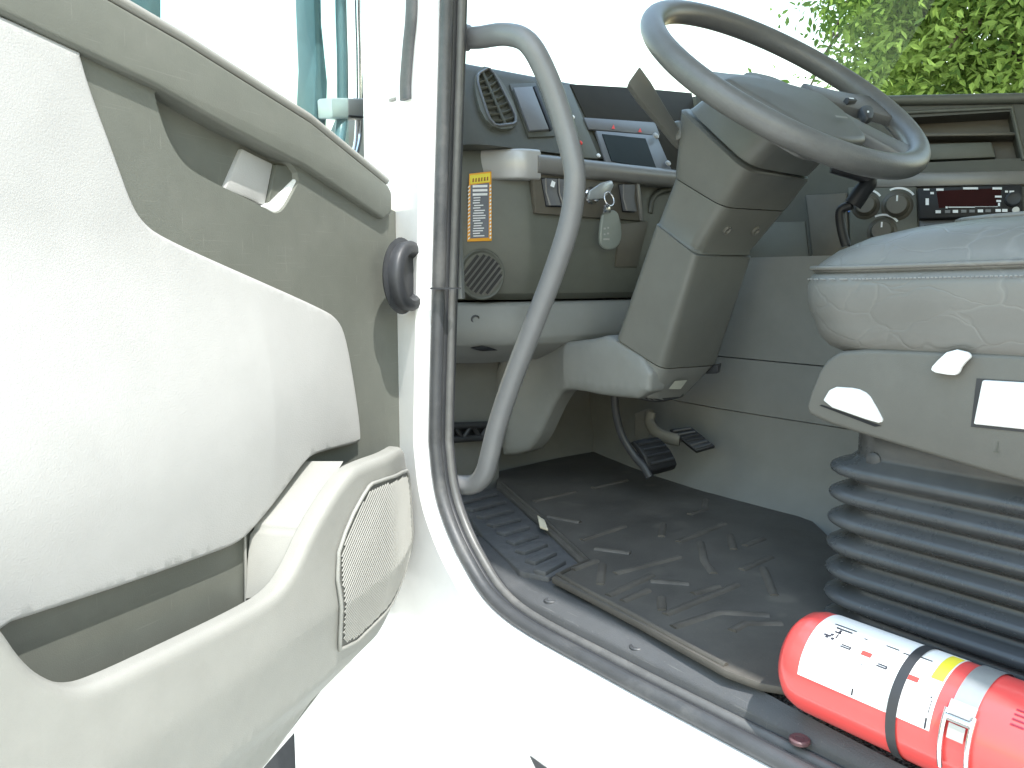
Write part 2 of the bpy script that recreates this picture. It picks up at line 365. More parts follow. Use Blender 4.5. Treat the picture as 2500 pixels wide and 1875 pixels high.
M['leaf2'] = leafmat('leaf_dark', (.07, .12, .035), (.16, .27, .06))

# ================================================================== the setting
Z0 = -1.35                                          # ground below the cab floor
bm = bmesh.new(); add_quad(bm, [(-300, -300, Z0), (300, -300, Z0), (300, 300, Z0), (-300, 300, Z0)])
tag(finish('ground', bm, mat('concrete', (.42, .41, .38), .9, vary=.15, vs=1.2, dust=.2), None, 0), 'pale sunlit concrete yard', None, None, 'structure')

# ------------------------------------------------------------------ cab body
cab = thing('truck_cab', (.9, .5, Z0), 'white truck cab seen through its open driver doorway', 'truck')
# doorway outline in the plane of the side (Y, Z), front edge first, then sill, rear edge, top
dw = [(1.001, .82), (1.022, .538), (1.044, .23), (1.044, .166), (1.024, .094), (.963, .026), (.871, -.019), (.667, -.024), (.396, -.020), (.12, -.018)]
dw = [(.978, 1.25)] + dw + [(-.02, .03), (-.10, .12), (-.12, .3), (-.12, 1.2), (-.08, 1.32), (.02, 1.38), (.85, 1.38), (.96, 1.34)]
dw = [Vector((0, y, z)) for y, z in dw]
dws = catmull(dw, 6, True)
def offs(path, d, X):
    n = len(path); o = []
    for i in range(n):
        t = (path[(i + 1) % n] - path[i - 1]); t = Vector((0, t.y, t.z)).normalized()
        o.append(Vector((X, path[i].y - t.z * d, path[i].z + t.y * d)))
    return o
# orientation check so that positive offsets go out of the opening
if offs(dws, .01, 0)[40].z > dws[40].z and dws[40].z < .1: SG = -1
else: SG = 1
SG = 1 if offs(dws, .01, 0)[8 * 6].z < dws[8 * 6].z else -1
OX = -.036                                           # outer skin
outer = [Vector((OX, y, z)) for y, z in ((1.60, -.75), (1.60, -.50), (1.30, -.10), (1.235, .2), (1.215, .62), (1.20, 1.55), (-1.3, 1.55), (-1.3, -.75))]
holed('side_panel', outer, [offs(dws, SG * .027, OX)], (.0, 0, 0), M['paint'], cab)
# rolled edge from outer skin into the doorway
bm = bmesh.new()
prof = [(OX, .027), (OX + .003, .021), (OX + .010, .0175), (-.014, .016), (.02, .016)]
rings = [offs(dws, SG * d, x) for x, d in prof]
for A, B in zip(rings, rings[1:]):
    va = [bm.verts.new(p) for p in A]; vb = [bm.verts.new(p) for p in B]; n = len(va)
    for i in range(n): bm.faces.new((va[i], va[(i + 1) % n], vb[(i + 1) % n], vb[i]))
finish('door_jamb', bm, M['paint'], cab, 50)
# door seal: swept rubber sections round the opening
def sweep_ring(name, prof, m, path=dws):
    bm = bmesh.new(); n = len(path)
    rv = [[bm.verts.new(p) for p in offs(path, SG * d, x)] for x, d in prof]; k = len(rv)
    for j in range(k):
        A, B = rv[j], rv[(j + 1) % k]
        for i in range(n): bm.faces.new((A[i], A[(i + 1) % n], B[(i + 1) % n], B[i]))
    return finish(name, bm, m, cab, 45)
def bulb(cx, cd, rx, rd, n=10): return [(cx + rx * math.cos(2 * math.pi * k / n), cd + rd * math.sin(2 * math.pi * k / n)) for k in range(n)]
M['bead'] = mat('pale_rubber', (.105, .106, .104), .4, vary=.15, dust=.5, dustcol=(.26, .25, .23))
s1 = sweep_ring('door_seal', bulb(-.008, .009, .010, .0095), M['rubber'])
sweep_ring('seal_groove', bulb(.004, .010, .006, .005), M['rubber_dark'])
sweep_ring('inner_seal', bulb(.0145, .008, .0065, .0075), M['bead'])
sweep_ring('seal_lip', bulb(.0220, .008, .003, .003), M['rubber_dark'])
# dark clip joint in the seal
prism('seal_joint', [V(1050, 702, X=-.027), V(1098, 702, X=-.01), V(1098, 706, X=-.01), V(1050, 706, X=-.027)], (.02, 0, 0), M['rubber_dark'], cab)
# rubber strip on the cowl beside the A pillar
strip = [V(1000, -260, X=OX - .004), V(1005, 0, X=OX - .004), V(996, 120, X=OX - .004), V(990, 200, X=OX - .004), V(990, 243, X=OX - .004)]
tube('pillar_strip', catmull(strip, 6), .0125, M['rubber'], cab, 12, up=(-1, 0, 0), flat=.55)
box('bolt_plate', V(958, 243, X=OX - .002), (.004, .016, .005), M['door_pocket'], cab, .001)
# inner A pillar trim
ap = [Vector((.030, 1.035, .40)), Vector((.034, 1.055, .70)), Vector((.034, 1.02, 1.0)), Vector((.04, .98, 1.35))]
bm = bmesh.new(); rings = []
for p, wd in zip(catmull(ap, 5), [.05] * 99):
    rings.append([p + Vector((0, 0, 0)), p + Vector((.012, .01, 0)), p + Vector((.05, .085, 0)), p + Vector((.04, .11, 0)), p + Vector((-.03, .09, 0))])
add_loft(bm, rings); finish('pillar_trim', bm, M['grey'], cab, 50)
# floor, firewall, tunnel, far side, roof, rear wall
box('cab_floor', (.945, .2, -.055), (1.81, 3.0, .09), M['carpet'], cab)
fw = []
for x, yo in ((.02, -.05), (.2, 0), (.5, .02), (.75, .02), (1.0, 0)):
    fw.append([Vector((x, 1.40 + yo, -.02)), Vector((x, 1.455 + yo, .035)), Vector((x, 1.50 + yo, .09)), Vector((x, 1.53 + yo, .2)), Vector((x, 1.54 + yo, .5))])
bm = bmesh.new(); add_loft(bm, fw, False, False, False); finish('firewall_liner', bm, M['grey'], cab, 60)
box('kick_panel', (.17, 1.375, .14), (.34, .02, .30), M['grey'], cab, .004)
def tunnel(name, prof, y0, y1, m, flare=.10):
    ys = [y0 + (y1 - y0) * k / 14 for k in range(15)]; rings = []
    for y in ys:
        f = max(0, (y - 1.0) / .5) ** 1.6 * flare
        rings.append([Vector((x + f, y, z)) for x, z in prof] + [Vector((x + f + .02, y, z)) for x, z in prof[::-1]])
    return loft(name, rings, m, cab, smooth=50)
tunnel('tunnel_foot', [(.575, -.004), (.600, .014), (.622, .045), (.634, .09), (.638, .1735)], -.2, 1.53, M['grey'])
tunnel('tunnel_backing', [(.650, .10), (.652, .40)], -.2, 1.53, M['rubber_dark'])  # added behind the panel seams to stop light leaking through
tunnel('tunnel_panel', [(.635, .1755), (.637, .277)], -.2, 1.53, M['grey'])
tunnel('tunnel_top', [(.640, .279), (.645, .42), (.65, .47)], -.2, 1.53, M['grey'])
bm = bmesh.new(); add_prism(bm, [(1.85, -1.25, -.1), (1.85, 1.3, -.1), (1.85, 1.3, .72), (1.85, -1.25, .72)], (.04, 0, 0))
add_prism(bm, [(1.85, -1.25, .72), (1.85, -.25, .72), (1.85, -.25, 1.5), (1.85, -1.25, 1.5)], (.04, 0, 0)); finish('far_side_wall', bm, M['grey'], cab)
tube('far_pillar', [V(2548, 270, D=2.35) + Vector((0, .05, -.4)), V(2548, 270, D=2.35), V(2552, 150, D=2.3), Vector((1.80, .95, 1.5))], .05, M['rubber_dark'], cab)
box('roof', (.9, -.15, 1.50), (1.95, 2.4, .04), M['headliner'], cab)
bm = bmesh.new(); rw = [(-.0, -1.25, -.1), (1.88, -1.25, -.1), (1.88, -1.25, .75), (0, -1.25, .75)]
add_prism(bm, rw, (0, -.04, 0)); add_prism(bm, [(0, -1.25, 1.35), (1.88, -1.25, 1.35), (1.88, -1.25, 1.5), (0, -1.25, 1.5)], (0, -.04, 0)); finish('rear_wall', bm, M['headliner'], cab)
# windshield
ws = [Vector((.03, 1.60, .78)), Vector((1.87, 1.60, .78)), Vector((1.8, 1.05, 1.5)), Vector((.07, 1.05, 1.5))]
bm = bmesh.new(); add_quad(bm, ws); finish('windshield', bm, M['windshield'], cab, 0)
# lower body details: step recess, small badge marks
prism('step_recess', [V(1293, 1846, X=OX - .0015), V(1336, 1877, X=OX - .0015), V(1420, 1990, X=OX - .0015), V(1350, 1990, X=OX - .0015), V(1308, 1877, X=OX - .0015)], (.001, 0, 0), M['rubber_dark'], cab)
# sill trim
so_ = [Vector((.085, 1.09, .004)), Vector((.050, 1.01, -.004)), Vector((.030, .945, -.010)), Vector((.020, .87, -.018)), Vector((.020, .667, -.019)), Vector((.020, .45, -.017)), Vector((.020, .3, -.016)), Vector((.020, -.2, -.015))]
si_ = [V(1180, 1318, Z=-.002), V(1262, 1388, Z=-.002), V(1345, 1410, Z=-.002), V(1452, 1466, Z=-.002), V(1560, 1522, Z=-.002), V(1770, 1640, Z=-.002), Vector((.031, .3, -.002)), Vector((.031, -.2, -.002))]
so_, si_ = catmull(so_, 5), catmull(si_, 5)
st = loft('sill_trim', [[a + Vector((0, 0, -.02)), a, a.lerp(b, .08) + Vector((0, 0, .0035)), a.lerp(b, .5) + Vector((0, 0, .004)), a.lerp(b, .94) + Vector((0, 0, .003)), b, b + Vector((0, 0, -.015))] for a, b in zip(so_, si_)], M['sill'], cab, smooth=45)
for p, q, m in ((1345, 1466, 'rubber'), (1556, 1580, 'chrome'), (1952, 1806, 'ink_red')):
    c = V(p, q, Z=-.013 if p > 1400 else -.010); lathe('screw', c + Vector((0, 0, -.002)), (0, 0, 1), [(0, .010), (.003, .010), (.0042, .0085), (.0035, .005), (.0025, .0049), (.0025, .001)], M['rubber'] if m != 'ink_red' else mat('red_plug', (.10, .055, .06), .5), st, 18)
# ribbed step pad at the front of the sill
pp = [(1108, 1202), (1222, 1190), (1290, 1262), (1370, 1327), (1417, 1371), (1340, 1409), (1268, 1393), (1180, 1310)]
pad = prism('step_pad', [V(p, q, Z=.006) for p, q in pp], (0, 0, -.014), M['pad'], cab, .003)
for k in range(9):
    t = k / 8; a = V(1108 + 198 * t, 1226 + 172 * t - 10 * math.sin(math.pi * t), Z=.0125); b = V(1222 + 160 * t, 1196 + 160 * t, Z=.0125)
    d = (b - a).normalized(); w = Vector((-d.y, d.x, 0)) * .0105
    prism('rib', [a + d * .012 - w, b - d * .016 - w, b - d * .016 + w, a + d * .012 + w], (0, 0, -.010), M['pad'], pad, .003)
# black lattice foot rest on the firewall
fr = thing('foot_rest', V(1155, 1075, Y=1.36), 'black lattice foot rest bracket low on the firewall behind the grab bar', 'foot rest')
A = [V(1085, 1040, Y=1.335), V(1215, 1036, Y=1.335), V(1215, 1066, Y=1.335), V(1085, 1075, Y=1.335)]
tube('top_rail', [A[0], A[1]], .007, M['rubber_dark'], fr, 8); tube('bottom_rail', [A[3], A[2]], .007, M['rubber_dark'], fr, 8)
for k in range(7):
    p = A[0].lerp(A[1], k / 6) if k % 2 else A[3].lerp(A[2], k / 6); q = A[3].lerp(A[2], (k + 1) / 6) if k % 2 else A[0].lerp(A[1], (k + 1) / 6)
    tube('brace', [p, q], .0045, M['rubber_dark'], fr, 6)
prism('back_plate', [p + Vector((0, .02, 0)) for p in A], (0, .004, 0), M['black'], fr)
# front wheel below the cab
ty = thing('front_wheel', (.1, 2.12, Z0), 'dark front tyre glimpsed under the open door', 'wheel')
lathe('tyre', (-.03, 2.12, -.85), (1, 0, 0), [(0, .30), (0, .44), (.03, .49), (.25, .49), (.28, .44), (.28, .3)], M['tyre'], ty, 40)
lathe('rim', (-.02, 2.12, -.85), (1, 0, 0), [(.05, .05), (.04, .1), (.09, .27), (.02, .30), (.2, .3)], M['steel'], ty, 32)

# ================================================================== door
TH = R(60); HG = Vector((-.02, 1.125, 0)); DE = Vector((-math.sin(TH), -math.cos(TH), 0)); DN = Vector((math.cos(TH), -math.sin(TH), 0)); ZU = Vector((0, 0, 1))
FR = (HG, DE, ZU, DN)
def uz(px, py, w=0):
    p = V(px, py, pl=(HG + DN * w, DN)) - HG; return (p.dot(DE), p.z)
def W(u, z, w=0): return HG + DE * u + ZU * z + DN * w
def Dp(pts, w): return [W(*uz(p, q, w), w) for p, q in pts]
# pressed steel shell
sh = [uz(990, 1440, -.042), (-.012, .50), (.02, .535), (.86, .70), (.86, -.42)] + [uz(p, q, -.042) for p, q in ((560, 1990), (655, 1875), (725, 1795), (850, 1640))]
door = prism('door', [W(u, z, -.042) for u, z in sh], DN * -.035, M['paint'], cab, .012, 3)
door['label'] = 'open door with grey inner trim and pale padded insert'
# inner trim with the pull pocket opening
rail_lo = lambda u: .512 + (u - .06) * .2145                     # lower edge of the belt rail
hole = [(372, 205), (384, 262), (408, 335), (440, 390), (478, 425), (640, 503), (668, 522), (686, 518), (702, 498), (746, 412), (560, 305)]
hole_uz = chaikin([Vector(uz(p, q)) for p, q in hole], 2)
out = [(-.010, .50), (.015, .53), (.3, .588), (.80, .69), (.80, -.13), (.31, -.155), (.19, -.115), (.06, -.05), (-.010, -.02)]
holed('inner_trim', [W(u, z, 0) for u, z in out], [[W(p.x, p.y, 0) for p in hole_uz]], DN * -.041, M['door_plastic'], door)
# pull pocket behind the opening
bm = bmesh.new(); r0 = [W(p.x, p.y, -.002) for p in hole_uz]; cen = sum((p.x for p in hole_uz)) / len(hole_uz), sum((p.y for p in hole_uz)) / len(hole_uz)
rr = []
for s, w in ((1, -.001), (.97, -.012), (.90, -.018)):
    rr.append([W(cen[0] + (p.x - cen[0]) * s, cen[1] + (p.y - cen[1]) * s, w) for p in hole_uz])
add_loft(bm, rr, False, True); pk = finish('pull_pocket', bm, M['door_plastic'], door, 40)
prism('latch_lever', Dp([(549, 462), (592, 362), (668, 400), (648, 502)], -.012), DN * -.014, M['door_pad'], door, .003)  # pale colour put in for sunlight on the lever face
prism('latch_shadow_patch', Dp([(674, 402), (744, 411), (656, 497)], -.008), DN * -.010, M['dash'], door, .001)  # dark triangle painted in for the shadow beside the lever
prism('sunlit_facet', Dp([(744, 414), (702, 500), (686, 517), (668, 520), (644, 505), (660, 498)], -.004), DN * -.012, M['white_plastic'], door, .002)  # white colour stands for sun on the end facet of the pocket
# belt rail
up = [uz(p, q, .010) for p, q in ((949, 452), (760, 298), (452, 104), (267, -2))]; lo = [uz(p, q, .010) for p, q in ((194, 122), (384, 212), (560, 312), (746, 407), (938, 536))]
def ext(a, b, u): t = (u - a[0]) / (b[0] - a[0]); return (u, a[1] + (b[1] - a[1]) * t)
pts = [uz(958, 470, .010)] + up + [ext(up[-2], up[-1], .80), ext(lo[1], lo[0], .80)] + lo + [uz(958, 520, .010)]
prism('belt_rail', [W(u, z, .010) for u, z in pts], DN * -.037, M['door_plastic'], door, .0045, 3)
lip = [W(u, z + .006, .005) for u, z in up + [ext(up[-2], up[-1], .80)]]
tube('window_sill_lip', lip, .006, M['door_pocket'], door, 8)
# padded insert
pad_px = [(207, 118), (232, 210), (300, 395), (335, 495), (362, 540), (405, 575), (560, 648), (790, 752), (828, 775), (848, 812), (868, 930), (889, 1068), (880, 1084), (770, 1105), (738, 1122), (672, 1215), (610, 1300), (575, 1330), (510, 1355), (300, 1430), (0, 1526)]
pad_uz = [Vector(uz(p, q, .012)) for p, q in pad_px]
pad_uz = chaikin(pad_uz, 1, False) + [Vector((.80, .10)), Vector((.80, .66))]
def pad_h(u, z, d):
    ridge = .245 + .02 * math.sin(u * 3)
    f = max(0, 1 - abs(z - ridge) / .22); k = .030 * f * f * (3 - 2 * f) * min(1, max(0, (u - .10) / .25))
    if z < ridge: k *= 1.0
    return .002 + rnd(d, .006, .005) + .003 * min(1, d / .10) + k * .7
pillow('padded_insert', [(p.x, p.y) for p in pad_uz], FR, pad_h, M['door_pad'], door, (.0008, .0024, .005), .012, .02)
# map pocket wall
lipc = [(-40, 1490), (0, 1530), (55, 1612), (115, 1660), (185, 1680), (250, 1662), (430, 1576), (600, 1492), (672, 1448), (712, 1390), (760, 1280), (818, 1150), (842, 1122), (960, 1086), (978, 1098)]
lip_uz = [Vector(uz(p, q, .075)) for p, q in lipc[:11]] + [Vector(uz(p, q, .06)) for p, q in lipc[11:12]] + [Vector(uz(p, q, .045)) for p, q in lipc[12:]]
bot_uz = [Vector(uz(p, q, .03)) for p, q in ((992, 1180), (998, 1385), (945, 1465), (830, 1622), (720, 1782), (640, 1895))]
wall = chaikin(lip_uz, 1, False) + bot_uz + [Vector((.80, -.24)), Vector((.80, .19))]
def crease(u): return .045 - .12 * (u - .1) if u < .3 else .021 - .10 * (u - .3)
def wall_h(u, z, d):
    t = max(0, min(1, (u - .005) / .19)); b = .032 + .048 * t * t * (3 - 2 * t)
    c = .035 - .06 * (u - .2)
    below = max(0, c - z); b -= min(.05, below * .22 + max(0, below - .10) * .5)
    return b - .010 + rnd(d, .011, .010)
pillow('map_pocket', [(p.x, p.y) for p in wall], FR, wall_h, M['door_pocket'], door, (.001, .003, .006, .010, .014), .016, .012)
# thickness of the pocket lip: inner face
lp = chaikin(lip_uz, 2, False); bm = bmesh.new()
A_ = [W(p.x, p.y, wall_h(p.x, p.y, 0) - .001) for p in lp]; B_ = [W(p.x, p.y - .001, wall_h(p.x, p.y, 0) - .013) for p in lp]; C_ = [W(p.x, p.y - .10, wall_h(p.x, p.y, 0) - .022) for p in lp]
for X1, X2 in ((A_, B_), (B_, C_)):
    a = [bm.verts.new(p) for p in X1]; b = [bm.verts.new(p) for p in X2]
    for i in range(len(a) - 1): bm.faces.new((a[i], a[i + 1], b[i + 1], b[i]))
finish('pocket_lining', bm, M['door_plastic'], door, 50)
# moulded step inside the pocket
def Dw(px, py, w): return W(*uz(px, py, w), w)
a, b, c, d, e_, f_ = Dw(740, 1126, .004), Dw(838, 1126, .05), Dw(742, 1298, .066), Dw(612, 1288, .004), Dw(676, 1448, .066), Dw(597, 1462, .004)
bm = bmesh.new(); vs = [bm.verts.new(p) for p in (a, b, c, d, e_, f_)]
bm.faces.new((vs[0], vs[1], vs[2], vs[3])); bm.faces.new((vs[3], vs[2], vs[4], vs[5]))
bmesh.ops.bevel(bm, geom=[e for e in bm.edges if len(e.link_faces) == 2], offset=.008, segments=4, affect='EDGES')
finish('pocket_step', bm, M['door_pocket'], door, 60)
tube('pocket_seam', [Dw(597, 1290, .005), Dw(599, 1380, .005), Dw(600, 1470, .005)], .002, M['door_pocket'], door, 6)
# speaker grille on the front end of the pocket
gr_px = [(858, 1188), (872, 1172), (962, 1142), (976, 1160), (986, 1250), (990, 1376), (944, 1446), (822, 1606), (818, 1520), (802, 1372), (826, 1270)]
gr_uz = [Vector(uz(p, q, w_)) for (p, q), w_ in zip(gr_px, (.06, .058, .042, .038, .036, .03, .042, .062, .07, .074, .068))]
grp = [(p.x, p.y) for p in chaikin(gr_uz, 1)]
gh = lambda u, z, d: wall_h(u, z, 1) + .0032
grille = pillow('speaker_grille', grp, FR, gh, mat('grille_base', (.11, .11, .10), .6), door, (.002, .004), .016, .004)
tube('grille_frame', [W(q[0], q[1], gh(q[0], q[1], 1) + .0008) for q in resample(grp, .01)], .0026, M['door_pocket'], door, 8, True)
bm = bmesh.new()                                     # fine diagonal bars of the grille
def inside(p, poly):
    c = False; n = len(poly)
    for i in range(n):
        a, b = poly[i], poly[(i + 1) % n]
        if (a[1] > p[1]) != (b[1] > p[1]) and p[0] < (b[0] - a[0]) * (p[1] - a[1]) / (b[1] - a[1]) + a[0]: c = not c
    return c
us = [p[0] for p in grp]; zs = [p[1] for p in grp]
k = -.6
while k < .6:
    run = []; t = 0
    for i in range(80):
        u = min(us) + (max(us) - min(us)) * i / 79; z = k + u * -1.0
        if inside((u, z), grp) and seg_dist((u, z), grp) > .006: run.append((u, z))
        else:
            if len(run) > 3: add_tube(bm, [W(q[0], q[1], gh(q[0], q[1], 1) + .0010) for q in run[::3] + [run[-1]]], .0012, 4)
            run = []
    if len(run) > 3: add_tube(bm, [W(q[0], q[1], gh(q[0], q[1], 1) + .0010) for q in run[::3] + [run[-1]]], .0012, 4)
    k += .0062
tag(finish('grille_bars', bm, M['door_pocket'], door, 40), kind='stuff')
# door glass and its front run
gl = [Dw(852, 380, -.03), Dw(846, 0, -.03), W(uz(846, 0, -.03)[0] + .0, 1.2, -.03), W(.80, 1.25, -.03), W(.80, .66, -.03)]
prism('window_glass', gl, DN * -.004, M['glass'], door)
prism('window_frame', [W(.80, .60, -.02), W(.80, 1.25, -.02), W(.86, 1.25, -.02), W(.86, .60, -.02)], DN * -.03, M['rubber_dark'], door, .005)
prism('window_header', [W(-.10, 1.2, -.02), W(-.10, 1.26, -.02), W(.86, 1.31, -.02), W(.86, 1.25, -.02)], DN * -.03, M['rubber_dark'], door, .005)
# wiring boot between door and jamb
bc = Dw(998, 674, .046); vh = Vector((bc.x - CAM.x, bc.y - CAM.y, 0)).normalized(); rh = Vector((vh.y, -vh.x, 0))
ax = (-vh * math.cos(R(63)) + rh * math.sin(R(63))).normalized()
boot = lathe('wiring_boot', bc, ax, [(-.016, .030), (-.014, .054), (-.011, .056), (-.008, .049), (-.003, .050), (.004, .051), (.008, .049), (.011, .043), (.011, .036), (.006, .032), (-.010, .030)], M['rubber_dark'], door, 36)
lathe('boot_core', bc, ax, [(-.012, .036), (-.002, .034), (-.001, .02)], M['rubber_dark'], door, 24)
# rotate boot scale: taller than wide; hinge bolts and latch
for p, q in ((1004, 835), (1002, 936)):
    lathe('hinge_bolt', Dw(p, q, .002), DN + DE * -.6, [(0, .008), (.006, .008), (.009, .006), (.010, .001)], M['chrome'], door, 12)
lt = Dw(1008, 552, .0)
box('check_strap', lt, (.03, .02, .016), M['steel'], door, .003, Matrix((DE, DN, ZU)).transposed())
lathe('strap_pin', lt + ZU * .002 + DE * -.02, ZU, [(-.014, .006), (.014, .006)], M['chrome'], door, 12)
# outside mirror on its arm
mo = -.16
tube('mirror_arm', catmull([Dw(832, -300, mo), Dw(832, 0, mo), Dw(836, 160, mo), Dw(834, 300, mo), Dw(815, 395, mo + .03), Dw(790, 470, mo + .1)], 6), .0095, M['mirror_back'], door, 12)
tube('mirror_brace', catmull([Dw(868, -300, mo), Dw(872, 0, mo), Dw(876, 150, mo), Dw(876, 300, mo), Dw(868, 370, mo + .02), Dw(840, 450, mo + .08)], 6), .0065, M['chrome'], door, 12)
prism('mirror_clamp', Dp([(810, 238), (893, 240), (888, 292), (812, 288)], mo + .012), DN * -.03, M['silver'], door, .004)
tube('clamp_slot', [Dw(852, 283, mo + .014), Dw(888, 286, mo + .014)], .0018, M['rubber_dark'], door, 6)
mh = [(762, -420), (766, 0), (772, 160), (765, 310), (798, 330), (802, 200), (788, 60), (778, -420)]
prism('mirror_head', Dp(mh, mo - .02), DN * -.05 + DE * -.015, M['mirror_back'], door, .006)
tube('mirror_bracket', [Dw(350, -300, -.31), Dw(832, -290, mo)], .009, M['mirror_back'], door, 10)
prism('side_mirror', Dp([(300, -560), (396, -560), (396, 62), (352, 40), (306, 4)], -.3), DN * -.03, M['mirror_back'], door, .005)

# ================================================================== grab bar
gb = [(1118, 92, .048), (1165, 92, .052), (1235, 84, .062), (1290, 105, .074), (1335, 185, .092), (1372, 290, .108), (1398, 390, .118), (1403, 450, .12), (1390, 545, .118), (1350, 670, .108), (1300, 800, .094), (1250, 930, .080), (1215, 1035, .068), (1196, 1110, .060), (1185, 1150, .056), (1168, 1175, .052), (1145, 1184, .046), (1100, 1182, .030)]
grab = thing('grab_handle', V(1140, 1190, X=.05), 'grey bent tube grab bar running down the doorway beside the dashboard', 'grab bar')
tube('bar', catmull([V(p, q, X=x) for p, q, x in gb], 6), .0155, M['handle'], grab, 20)
lathe('top_mount', V(1146, 93, X=.052), (-1, .35, 0), [(0, .018), (.008, .019), (.02, .024), (.03, .026)], M['handle'], grab, 18)

# ================================================================== dashboard
dash = thing('dashboard', (.5, 1.3, .28), 'grey green dashboard with vents, switches and a centre stack angled to the driver', 'dashboard')
nU = Vector((0, -.165, -.105)); nU = Vector((0, -.844, .537)); PU = (Vector((0, 1.165, .655)), nU)          # instrument face
YL = 1.155                                                          # lower face
def U(px, py, h=0): return V(px, py, pl=(PU[0] + nU * h, nU))
def L(px, py, h=0): return V(px, py, Y=YL - h)
# upper body: section swept across, end turned away at the door
up_sec = [(1.165, .655), (1.256, .796), (1.264, .808), (1.28, .815), (1.32, .818), (1.62, .81), (1.62, .62)]
xs = [(.085, .20), (.110, .09), (.125, .045), (.14, .018), (.155, .004), (.17, 0), (.75, 0)]
def sect(sec, x, dy, topcut=0): return [Vector((x, y + (dy if y < 1.5 else 0), z - (dy * .5 if z > .7 else 0))) for y, z in sec]
loft('upper_body', [sect(up_sec, x, dy) for x, dy in xs], M['dash_up'], dash, smooth=40)
# lower body
lo_sec = [(1.180, .662), (1.170, .640), (1.166, .605), (1.158, .55), (1.152, .49), (1.155, .44), (1.172, .404), (1.19, .392), (1.5, .392), (1.5, .662)]
xs2 = [(.098, .11), (.104, .085), (.125, .06), (.235, .012), (.25, .003), (.262, 0), (.70, 0)]
loft('lower_body', [sect(lo_sec, x, dy) for x, dy in xs2], M['dash'], dash, smooth=28)
box('gap_filler', (.46, 1.40, .635), (.52, .36, .04), M['dash'], dash)  # plain dash-coloured box filling in between upper and lower body
# trim band with turned end
bandp = [(.62, 1.145), (.45, 1.145), (.285, 1.145), (.262, 1.147), (.248, 1.153), (.236, 1.163), (.200, 1.20)]
sec = [(0, .612), (-.006, .614), (-.010, .618), (-.012, .632), (-.008, .641), (0, .646), (.05, .655), (.05, .612)]
rings = []
for i, (x, y) in enumerate(bandp):
    a = Vector(bandp[max(i - 1, 0)]); b = Vector(bandp[min(i + 1, len(bandp) - 1)]); t = (b - a).normalized(); n = Vector((-t.y, t.x))
    if n.y > 0: n = -n
    rings.append([Vector((x - n.x * (o), y - n.y * (o), z)) for o, z in sec])
loft('trim_band', rings[:4], M['band'], dash, smooth=40)
capp = [(.268, 1.143), (.248, 1.145), (.232, 1.151), (.221, 1.160), (.193, 1.192), (.184, 1.205)]
csec = [(.006, .602), (.002, .603), (-.0005, .606), (-.001, .630), (-.0005, .648), (.002, .652), (.006, .654), (.045, .654), (.045, .602)]
rings = []
for i, (x, y) in enumerate(capp):
    a = Vector(capp[max(i - 1, 0)]); b = Vector(capp[min(i + 1, len(capp) - 1)]); t = (b - a).normalized(); n = Vector((-t.y, t.x))
    if n.y > 0: n = -n
    rings.append([Vector((x - n.x * o, y - n.y * o, z)) for o, z in csec])
loft('band_end_cap', rings, M['silver'], dash, smooth=50)
# air vent
vent_px = [(1160, 186), (1198, 163), (1268, 302), (1200, 309)]
vc = [U(p, q, .006) for p, q in vent_px]
def q2(a, b): return vc[0].lerp(vc[1], a).lerp(vc[3].lerp(vc[2], a), b)
ob = chaikin([q2(-.22, -.07), q2(1.2, -.07), q2(1.2, 1.06), q2(-.22, 1.06)], 2); ib = chaikin([q2(0, 0), q2(1, 0), q2(1, 1), q2(0, 1)], 2, q=.15)
vent = holed('air_vent', ob, [ib], nU * -.016, M['dash'], dash)
prism('vent_throat', [p - nU * .0155 for p in ib], nU * -.001, M['black'], vent)
for k in range(1, 8):
    t = k / 8; pth = [q2(a, t + .035 * math.sin(math.pi * a) - .01) - nU * .004 for a in (0, .25, .5, .75, 1)]
    tube('vent_slat', pth, .0022, M['dash'], vent, 6, up=nU, flat=2.0)
tube('vent_divider', [q2(.48, 0) - nU * .002, q2(.5, .5) - nU * .002, q2(.52, 1) - nU * .002], .0024, M['dash'], vent, 6, up=nU, flat=2.0)
tube('vent_rim', [p + nU * .001 for p in ib], .0026, M['bezel'], vent, 6, closed=True)
# storage slab, indicator strip, cluster
prism('slab_frame', [U(p, q, .003) for p, q in ((1244, 204), (1308, 201), (1356, 332), (1290, 335))], nU * -.006, M['dash_dark'], dash, .002)
prism('slab_lid', [U(p, q, .009) for p, q in ((1254, 213), (1300, 210), (1341, 315), (1294, 318))], nU * -.006, M['bezel'], dash, .002)
prism('slab_edge', [U(p, q, .007) for p, q in ((1303, 210), (1310, 208), (1350, 315), (1344, 318))], nU * -.006, M['black'], dash, .001)
isx = prism('indicator_strip', [U(p, q, .004) for p, q in ((1352, 207), (1390, 206), (1464, 386), (1420, 384))], nU * -.006, M['dash'], dash, .002)
for p, q, m in ((1369, 216, 'ink_white'), (1398, 286, 'ink_white'), (1417, 349, 'ink_red'), (1442, 312, 'ink_white'), (1461, 380, 'ink_white')):
    lathe('indicator_lamp', U(p, q, .004), nU, [(0, .0042), (.002, .004), (.003, .002)], M[m], isx, 10)
clu = prism('cluster_panel', [U(p, q, .002) for p, q in ((1392, 204), (1560, 214), (1690, 226), (1700, 300), (1660, 432), (1484, 398))], nU * -.004, M['cluster'], dash, .002)
prism('cluster_shelf', [U(p, q, .007) for p, q in ((1426, 286), (1600, 298), (1612, 330), (1440, 314))], nU * -.005, M['bezel'], clu, .002)
prism('display_bezel', [U(p, q, .008) for p, q in ((1455, 318), (1604, 330), (1650, 436), (1482, 400))], nU * -.006, M['bezel'], clu, .002)
prism('display', [U(p, q, .010) for p, q in ((1471, 327), (1576, 338), (1603, 412), (1494, 393))], nU * -.002, M['display'], clu)
